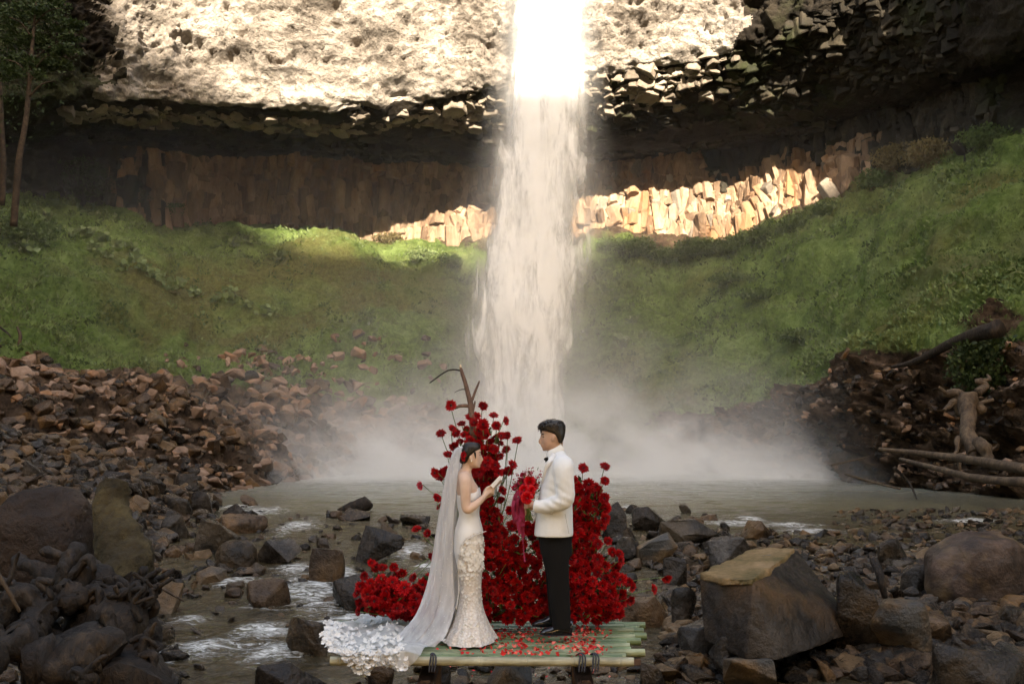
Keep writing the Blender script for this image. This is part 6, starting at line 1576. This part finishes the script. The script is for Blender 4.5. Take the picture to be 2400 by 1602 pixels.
# hair: sleek cap and low chignon
hr = [(132, 500, 590, .025), (150, 460, 640, .055), (185, 440, 662, .072), (220, 432, 655, .078), (255, 430, 625, .080), (285, 430, 590, .080), (305, 432, 560, .079), (335, 434, 528, .074), (370, 436, 512, .060), (400, 448, 495, .03)]
hs = [head_profile(hr, Z7, 0), ell(P7(452, 330), (.042, .05, .052)), tube([P7(590, 255, -.066), P7(596, 300, -.070), P7(600, 338, -.070)], [.010, .006, .001], 6), tube([P7(590, 255, .066), P7(596, 300, .070), P7(600, 338, .070)], [.010, .006, .001], 6)]
for k in range(7): a = P7(440 + k * 3, 370, -.03 + k * .01); hs.append(tube([a, a + Vector((-.008, 0, -.04)), a + Vector((-.002, 0, -.085 - .004 * k))], [.0025, .002, .0008], 5))
small('hair', hs, M_hairb, bride, wb)
for s_ in (-1, 1):
    small('eye', [ell(P7(655, 288) + Vector((-.002, s_ * .030, 0)), (.008, .012, .0032))], M_dark, bride, wb)
    small('eyebrow', [tube([P7(664, 262, s_ * .022), P7(655, 256, s_ * .036), P7(640, 262, s_ * .05)], [.0025, .003, .0012], 6)], M_hairb, bride, wb)
    small('earring', [ell(P7(552, 360) + Vector((0, s_ * .078, 0)), (.005, .004, .008))], plain('pearl', (.8, .78, .72), .2), bride, wb)
small('mouth', [ell(P7(659, 382), (.011, .016, .0035)), ell(P7(656, 394), (.010, .016, .004))], M_lip, bride, wb)
for k, (x, y, s_) in enumerate([(450, 290, .55), (445, 330, .6), (456, 270, .45)]):
    link('hair_flower', FL[k], None, bride, P7(x, y, -.085) - wb, (R(90), 0, k), (s_, s_, s_))
# gown
M_satin = cloth('white_satin', (.66, .64, .625), .45, .012, .2, 60, 1.0, 6.0)
def lace_mat():
    t = NT('beige_lace'); c = t.coord(); v = t.n('TexVoronoi', Vector=c, Scale=42.0); v2 = t.n('TexVoronoi', Vector=c, Scale=95.0, feature='DISTANCE_TO_EDGE')
    m = t.maprange(v.outputs['Distance'], .25, .55); col = t.mix(m, (.63, .59, .55), (.50, .43, .38)); col = t.mix(t.maprange(v2.outputs[0], 0, .08), (.64, .61, .58), col)
    return t.surf(t.bsdf(col, .7, t.bump(v.outputs['Distance'], .8, -.01), .3))
M_lace = lace_mat()
def skirt(rows, n=96, pleat=0.0, py0=1300, seed=1):
    rows_ = np.array(rows, float); m = (len(rows_) - 1) * 8 + 1; rs = cr(rows_, m); V = []
    for (py, a, b, w) in rs:
        pa, pb_ = P(a, py, YP), P(b, py, YP); cx_ = (pa.x + pb_.x) / 2; hx = abs(pb_.x - pa.x) / 2; z = max(pa.z, .006)
        k = min(1, max(0, (py - py0) / 190)) ** 1.3
        for j in range(n):
            t_ = j * 6.2832 / n; f = 1 + pleat * k * (.5 * math.sin(t_ * 11 + seed) + .35 * math.sin(t_ * 17 + 2 + py * .004) + .3 * math.sin(t_ * 5))
            V.append((cx_ + hx * math.cos(t_) * f, YP + w * math.sin(t_) * f, z))
    i = np.arange(m * n).reshape(m, n); j_ = np.roll(i, -1, 1)
    return np.array(V), np.stack([i[:-1], j_[:-1], j_[1:], i[1:]], -1).reshape(-1, 4), m, n
rowsS = [(1215, 1075, 1125, .125), (1250, 1066, 1132, .165), (1285, 1066, 1134, .178), (1330, 1074, 1131, .17), (1380, 1078, 1128, .165), (1420, 1074, 1132, .20), (1455, 1062, 1144, .28), (1478, 1046, 1156, .34), (1494, 1035, 1165, .37)]
V, F, m, n_ = skirt(rowsS, 110, .10, 1370)
me = raw_mesh('skirt', V - np.array(wb), quads=F, smooth=True); sk = link('skirt', me, M_lace, bride)
# bodice: slanted strapless top
rows = [(1140, 1075, 1118, .02), (1150, 1071.5, 1125, .120), (1165, 1070.5, 1128, .143), (1185, 1072, 1125, .128), (1205, 1075.5, 1123.5, .124), (1225, 1071, 1128, .142), (1250, 1065.5, 1133.5, .170), (1290, 1064.5, 1135.5, .183), (1330, 1072, 1133, .176), (1380, 1074, 1131, .172), (1425, 1066, 1134, .205), (1465, 1048, 1150, .30), (1490, 1032, 1160, .35)]
rs = cr(np.array(rows, float)[1:], 140); V = []; n_ = 90
for i, (py, a, b, w) in enumerate(rs):
    k = max(0, 1 - i / 14)
    for j in range(n_):
        t_ = j * 6.2832 / n_; c_ = math.cos(t_); cx_ = (a + b) / 2; hx = (b - a) / 2
        pyy = py + k * (-9 * max(c_, 0) ** 1 + 8 * max(-c_, 0)); kk = min(1, max(0, (py - 1370) / 120))
        f = 1 + .07 * kk * math.sin(t_ * 9 + 1)
        p = P(cx_ + hx * c_ * f, pyy, YP); V.append((p.x, YP + w * math.sin(t_) * f, max(p.z, .01)))
V = np.array(V); i = np.arange(140 * n_).reshape(140, n_); j_ = np.roll(i, -1, 1); F = np.stack([i[:-1], j_[:-1], j_[1:], i[1:]], -1).reshape(-1, 4)
cen = V[F].mean(1)
def topx(p):
    y_, z_ = p[:, 1], p[:, 2] - CAMZ; f = y_ * CA + z_ * SA; u = -y_ * SA + z_ * CA
    return 1200 + FOC * p[:, 0] / YP, 801 - FOC * u / f
cx_, cyy = topx(cen)
ex, ey = [1243, 1250, 1262, 1280, 1310, 1345, 1375, 1420, 1495], [1140, 1112, 1094, 1083, 1077, 1076, 1078, 1072, 1050]
keep = (cyy < 1243) | (cx_ < np.interp(cyy, ex, ey))
link('satin_bodice', raw_mesh('satin_bodice', V - np.array(wb), quads=F[keep], smooth=True), M_satin, bride)
edge_pts = [P(x - .5, y, YP) for x, y in zip(ey[:-1], ex[:-1])]
et = []
for p in edge_pts:
    # put the piping on the near side of the surface
    px_ = 1200 + FOC * p.x / YP; py_ = 801
    a, b, w = [np.interp(p.z, [P(1100, r[0], YP).z for r in rows[::-1]], [r[k] for r in rows[::-1]]) for k in (1, 2, 3)]
    u = min(.98, abs((px_ - (a + b) / 2) / ((b - a) / 2))); et.append(Vector((p.x, YP - w * math.sqrt(1 - u * u) - .004, p.z)))
small('satin_edge', [tube(et, [.004] * len(et), 6)], M_satin, bride, wb)
# lace flowers
def blossom(seed, n_=5, R_=.02):
    rg = random.Random(seed); V = []; F = []
    for k in range(n_):
        a = 6.2832 * (k + .2 * rg.random()) / n_; ca, sa = math.cos(a), math.sin(a); w = .62 * R_; i = len(V)
        V += [(0, 0, .001), (ca * R_ * .55 - sa * w * .7, sa * R_ * .55 + ca * w * .7, .005), (ca * R_ * 1.0 - sa * w * .35, sa * R_ + ca * w * .35, .008), (ca * R_ + sa * w * .35, sa * R_ - ca * w * .35, .008), (ca * R_ * .55 + sa * w * .7, sa * R_ * .55 - ca * w * .7, .005)]
        F += [[i, i + 4, i + 3, i + 2, i + 1]]
    return np.array(V), F
M_blos = cloth('lace_blossom', (.66, .635, .61), .6, .001, .2)
BL = [blossom(k) for k in range(4)]
rg = random.Random(31); jb = Join()
for _ in range(210):
    py = rg.choice([rg.gauss(1290, 28), rg.gauss(1300, 35), rg.uniform(1255, 1480)]); 
    if py < 1254 or py > 1485: continue
    x0 = np.interp(py, ex, ey); x1 = np.interp(py, [r[0] for r in rowsS], [r[2] for r in rowsS]); px = rg.uniform(x0 + 3, x1 + 1)
    a, b, w = [np.interp(py, [r[0] for r in rowsS], [r[k] for r in rowsS]) for k in (1, 2, 3)]
    u = max(-1, min(1, (px - (a + b) / 2) / ((b - a) / 2))); y = YP - w * math.sqrt(max(0, 1 - u * u)) - .006
    p = P(px, py, YP); p.y = y; p.x *= 1; d = Vector((u * .9, -math.sqrt(max(0.02, 1 - u * u)), .05)); sc = rg.uniform(.5, 1.25) * (1.1 if py < 1330 else .65)
    jb.add(BL[rg.randrange(4)], Matrix.LocRotScale(p - wb, (d.to_track_quat('Z', 'Y').to_matrix() @ Matrix.Rotation(rg.random() * 6, 3, 'Z')).to_quaternion(), Vector((sc,) * 3)))
o = link('lace_flowers', raw_mesh('lace_flowers', np.concatenate(jb.v), faces=jb.f), M_blos, bride); o['kind'] = 'stuff'
# veil
def veil_mat(name, op, col=(.76, .73, .73)):
    t = NT(name); c = t.coord(); n_ = t.noise(t.mapping(c, (1, 1, .08)), 16, 3)
    d = t.n('MixShader', .4, t.n('BsdfDiffuse', col), t.n('BsdfTranslucent', col))
    sp = t.n('TexVoronoi', Vector=c, Scale=34.0); dots = t.maprange(sp.outputs['Distance'], .16, .10)
    a = t.math('MAXIMUM', t.maprange(n_, .3, .7, op - .14, op + .14), t.math('MULTIPLY', dots, .85))
    return t.surf(t.n('MixShader', a, t.n('BsdfTransparent'), d))
M_veil = veil_mat('sheer_veil', .50)
vr = [(1047, 1074, 1086, .050), (1056, 1065, 1084, .075), (1080, 1056, 1080, .09), (1120, 1046, 1076, .11), (1180, 1036, 1071, .13), (1240, 1026, 1068, .15), (1300, 1017, 1067, .17), (1350, 1008, 1069, .19), (1400, 993, 1072, .24), (1440, 975, 1066, .30), (1470, 950, 1050, .36), (1490, 930, 1030, .40)]
rs = cr(np.array(vr, float), 110); V = []; n_ = 70
for i, (py, a, b, w) in enumerate(rs):
    for j in range(n_):
        s_ = j / (n_ - 1) * 2 - 1; ph = s_ * 1.9
        pl = .012 * min(1, i / 25) * math.sin(s_ * 26 + .6 * math.sin(i * .05)) + .008 * math.sin(s_ * 47 + i * .03)
        x = b - (b - a) * (math.cos(ph / 1.9 * math.pi / 2)) ** .8
        p = P(x, py, YP); V.append((p.x + pl * .6, YP - .0 + s_ * w * (1 + pl * 3) + (-.02), max(p.z, .012 + .01 * math.sin(j * .7))))
link('veil', raw_mesh('veil', np.array(V) - np.array(wb), quads=grid_faces(n_, 110), smooth=True), M_veil, bride)
small('veil_comb', [ell(P7(420, 205), (.02, .05, .014))], M_satin, bride, wb)
# train over the bamboo and over the platform's front edge
topl = [(1040, 1420), (1010, 1432), (975, 1447), (945, 1452), (925, 1440), (905, 1428), (882, 1424), (858, 1436), (838, 1452), (805, 1456), (778, 1460), (764, 1474)]
botl = [(1062, 1496), (1035, 1500), (1010, 1510), (992, 1528), (965, 1556), (938, 1572), (905, 1560), (880, 1562), (858, 1582), (832, 1568), (800, 1538), (762, 1520)]
A = cr(np.array(topl, float), 150); B = cr(np.array(botl, float), 150); nv_ = 70; V = []
rgq = np.random.default_rng(2)
for v in range(nv_):
    f = v / (nv_ - 1)
    for i in range(150):
        x, y = A[i] * (1 - f) + B[i] * f
        z0 = .02; q_ = PZ(x, y, z0)
        if q_.y < 7.62: q_ = P(x, y, 7.60 - .02 * math.sin(i * .3))
        V.append(tuple(q_))
V = np.array(V); lum = (fbm(V * np.array([1, 1, .3]), 3, 4.0, .55, 6) - .42) * .30 * (V[:, 2] > 0)
gf = np.tile(np.arange(150), nv_) / 149
V[:, 2] += np.clip(lum, 0, 1) * (0.3 + .45 * gf); V[:, 1] += (fbm(V, 3, 9, .5, 9) - .5) * .05
M_train = veil_mat('sheer_train', .82, (.70, .68, .67))
link('train', raw_mesh('train', V - np.array(wb), quads=grid_faces(150, nv_), smooth=True), M_train, bride)
jb = Join(); rg = random.Random(77)
for _ in range(1000):
    i = int(150 * min(.999, 1 - rg.random() ** 1.5 * .62)); v = int(nv_ * (rg.random() ** .8)); 
    if v < 40 and rg.random() < .6: continue
    p = Vector(V[min(v, nv_ - 1) * 150 + i]) + Vector((rg.gauss(0, .012), -.008, .008 + rg.gauss(0, .004))); sc = rg.uniform(.35, 1.25)
    d = Vector((rg.gauss(0, .6), -.7 + rg.gauss(0, .4), .9))
    jb.add(BL[rg.randrange(4)], Matrix.LocRotScale(p - wb, (d.to_track_quat('Z', 'Y').to_matrix() @ Matrix.Rotation(rg.random() * 6, 3, 'Z')).to_quaternion(), Vector((sc, sc, sc))))
o = link('train_blossoms', raw_mesh('train_blossoms', np.concatenate(jb.v), faces=jb.f), M_blos, bride); o['kind'] = 'stuff'
# vow card
cp = [P7(778, 662, -.112), P7(815, 695, -.108), P7(922, 572, -.118), P7(892, 545, -.122)]
v = [tuple(p) for p in cp] + [tuple(p + Vector((.004, .004, .002))) for p in cp]
f = [(0, 1, 2, 3), (7, 6, 5, 4), (0, 4, 5, 1), (1, 5, 6, 2), (2, 6, 7, 3), (3, 7, 4, 0)]
card = empty('card', cp[0]); tag(card, 'folded white card held up in the hands of the bride', 'card')
me = raw_mesh('card_front', np.array(v) - np.array(cp[0]), faces=f); link('card_front', me, plain('white_paper', (.80, .78, .82), .7), card)
cp2 = [P7(800, 692, -.105), P7(835, 690, -.055), P7(922, 610, -.06), P7(905, 590, -.10)]
v = [tuple(p) for p in cp2] + [tuple(p + Vector((.004, .004, -.002))) for p in cp2]
link('card_back', raw_mesh('card_back', np.array(v) - np.array(cp[0]), faces=f), plain('inner_paper', (.55, .50, .46), .7), card)
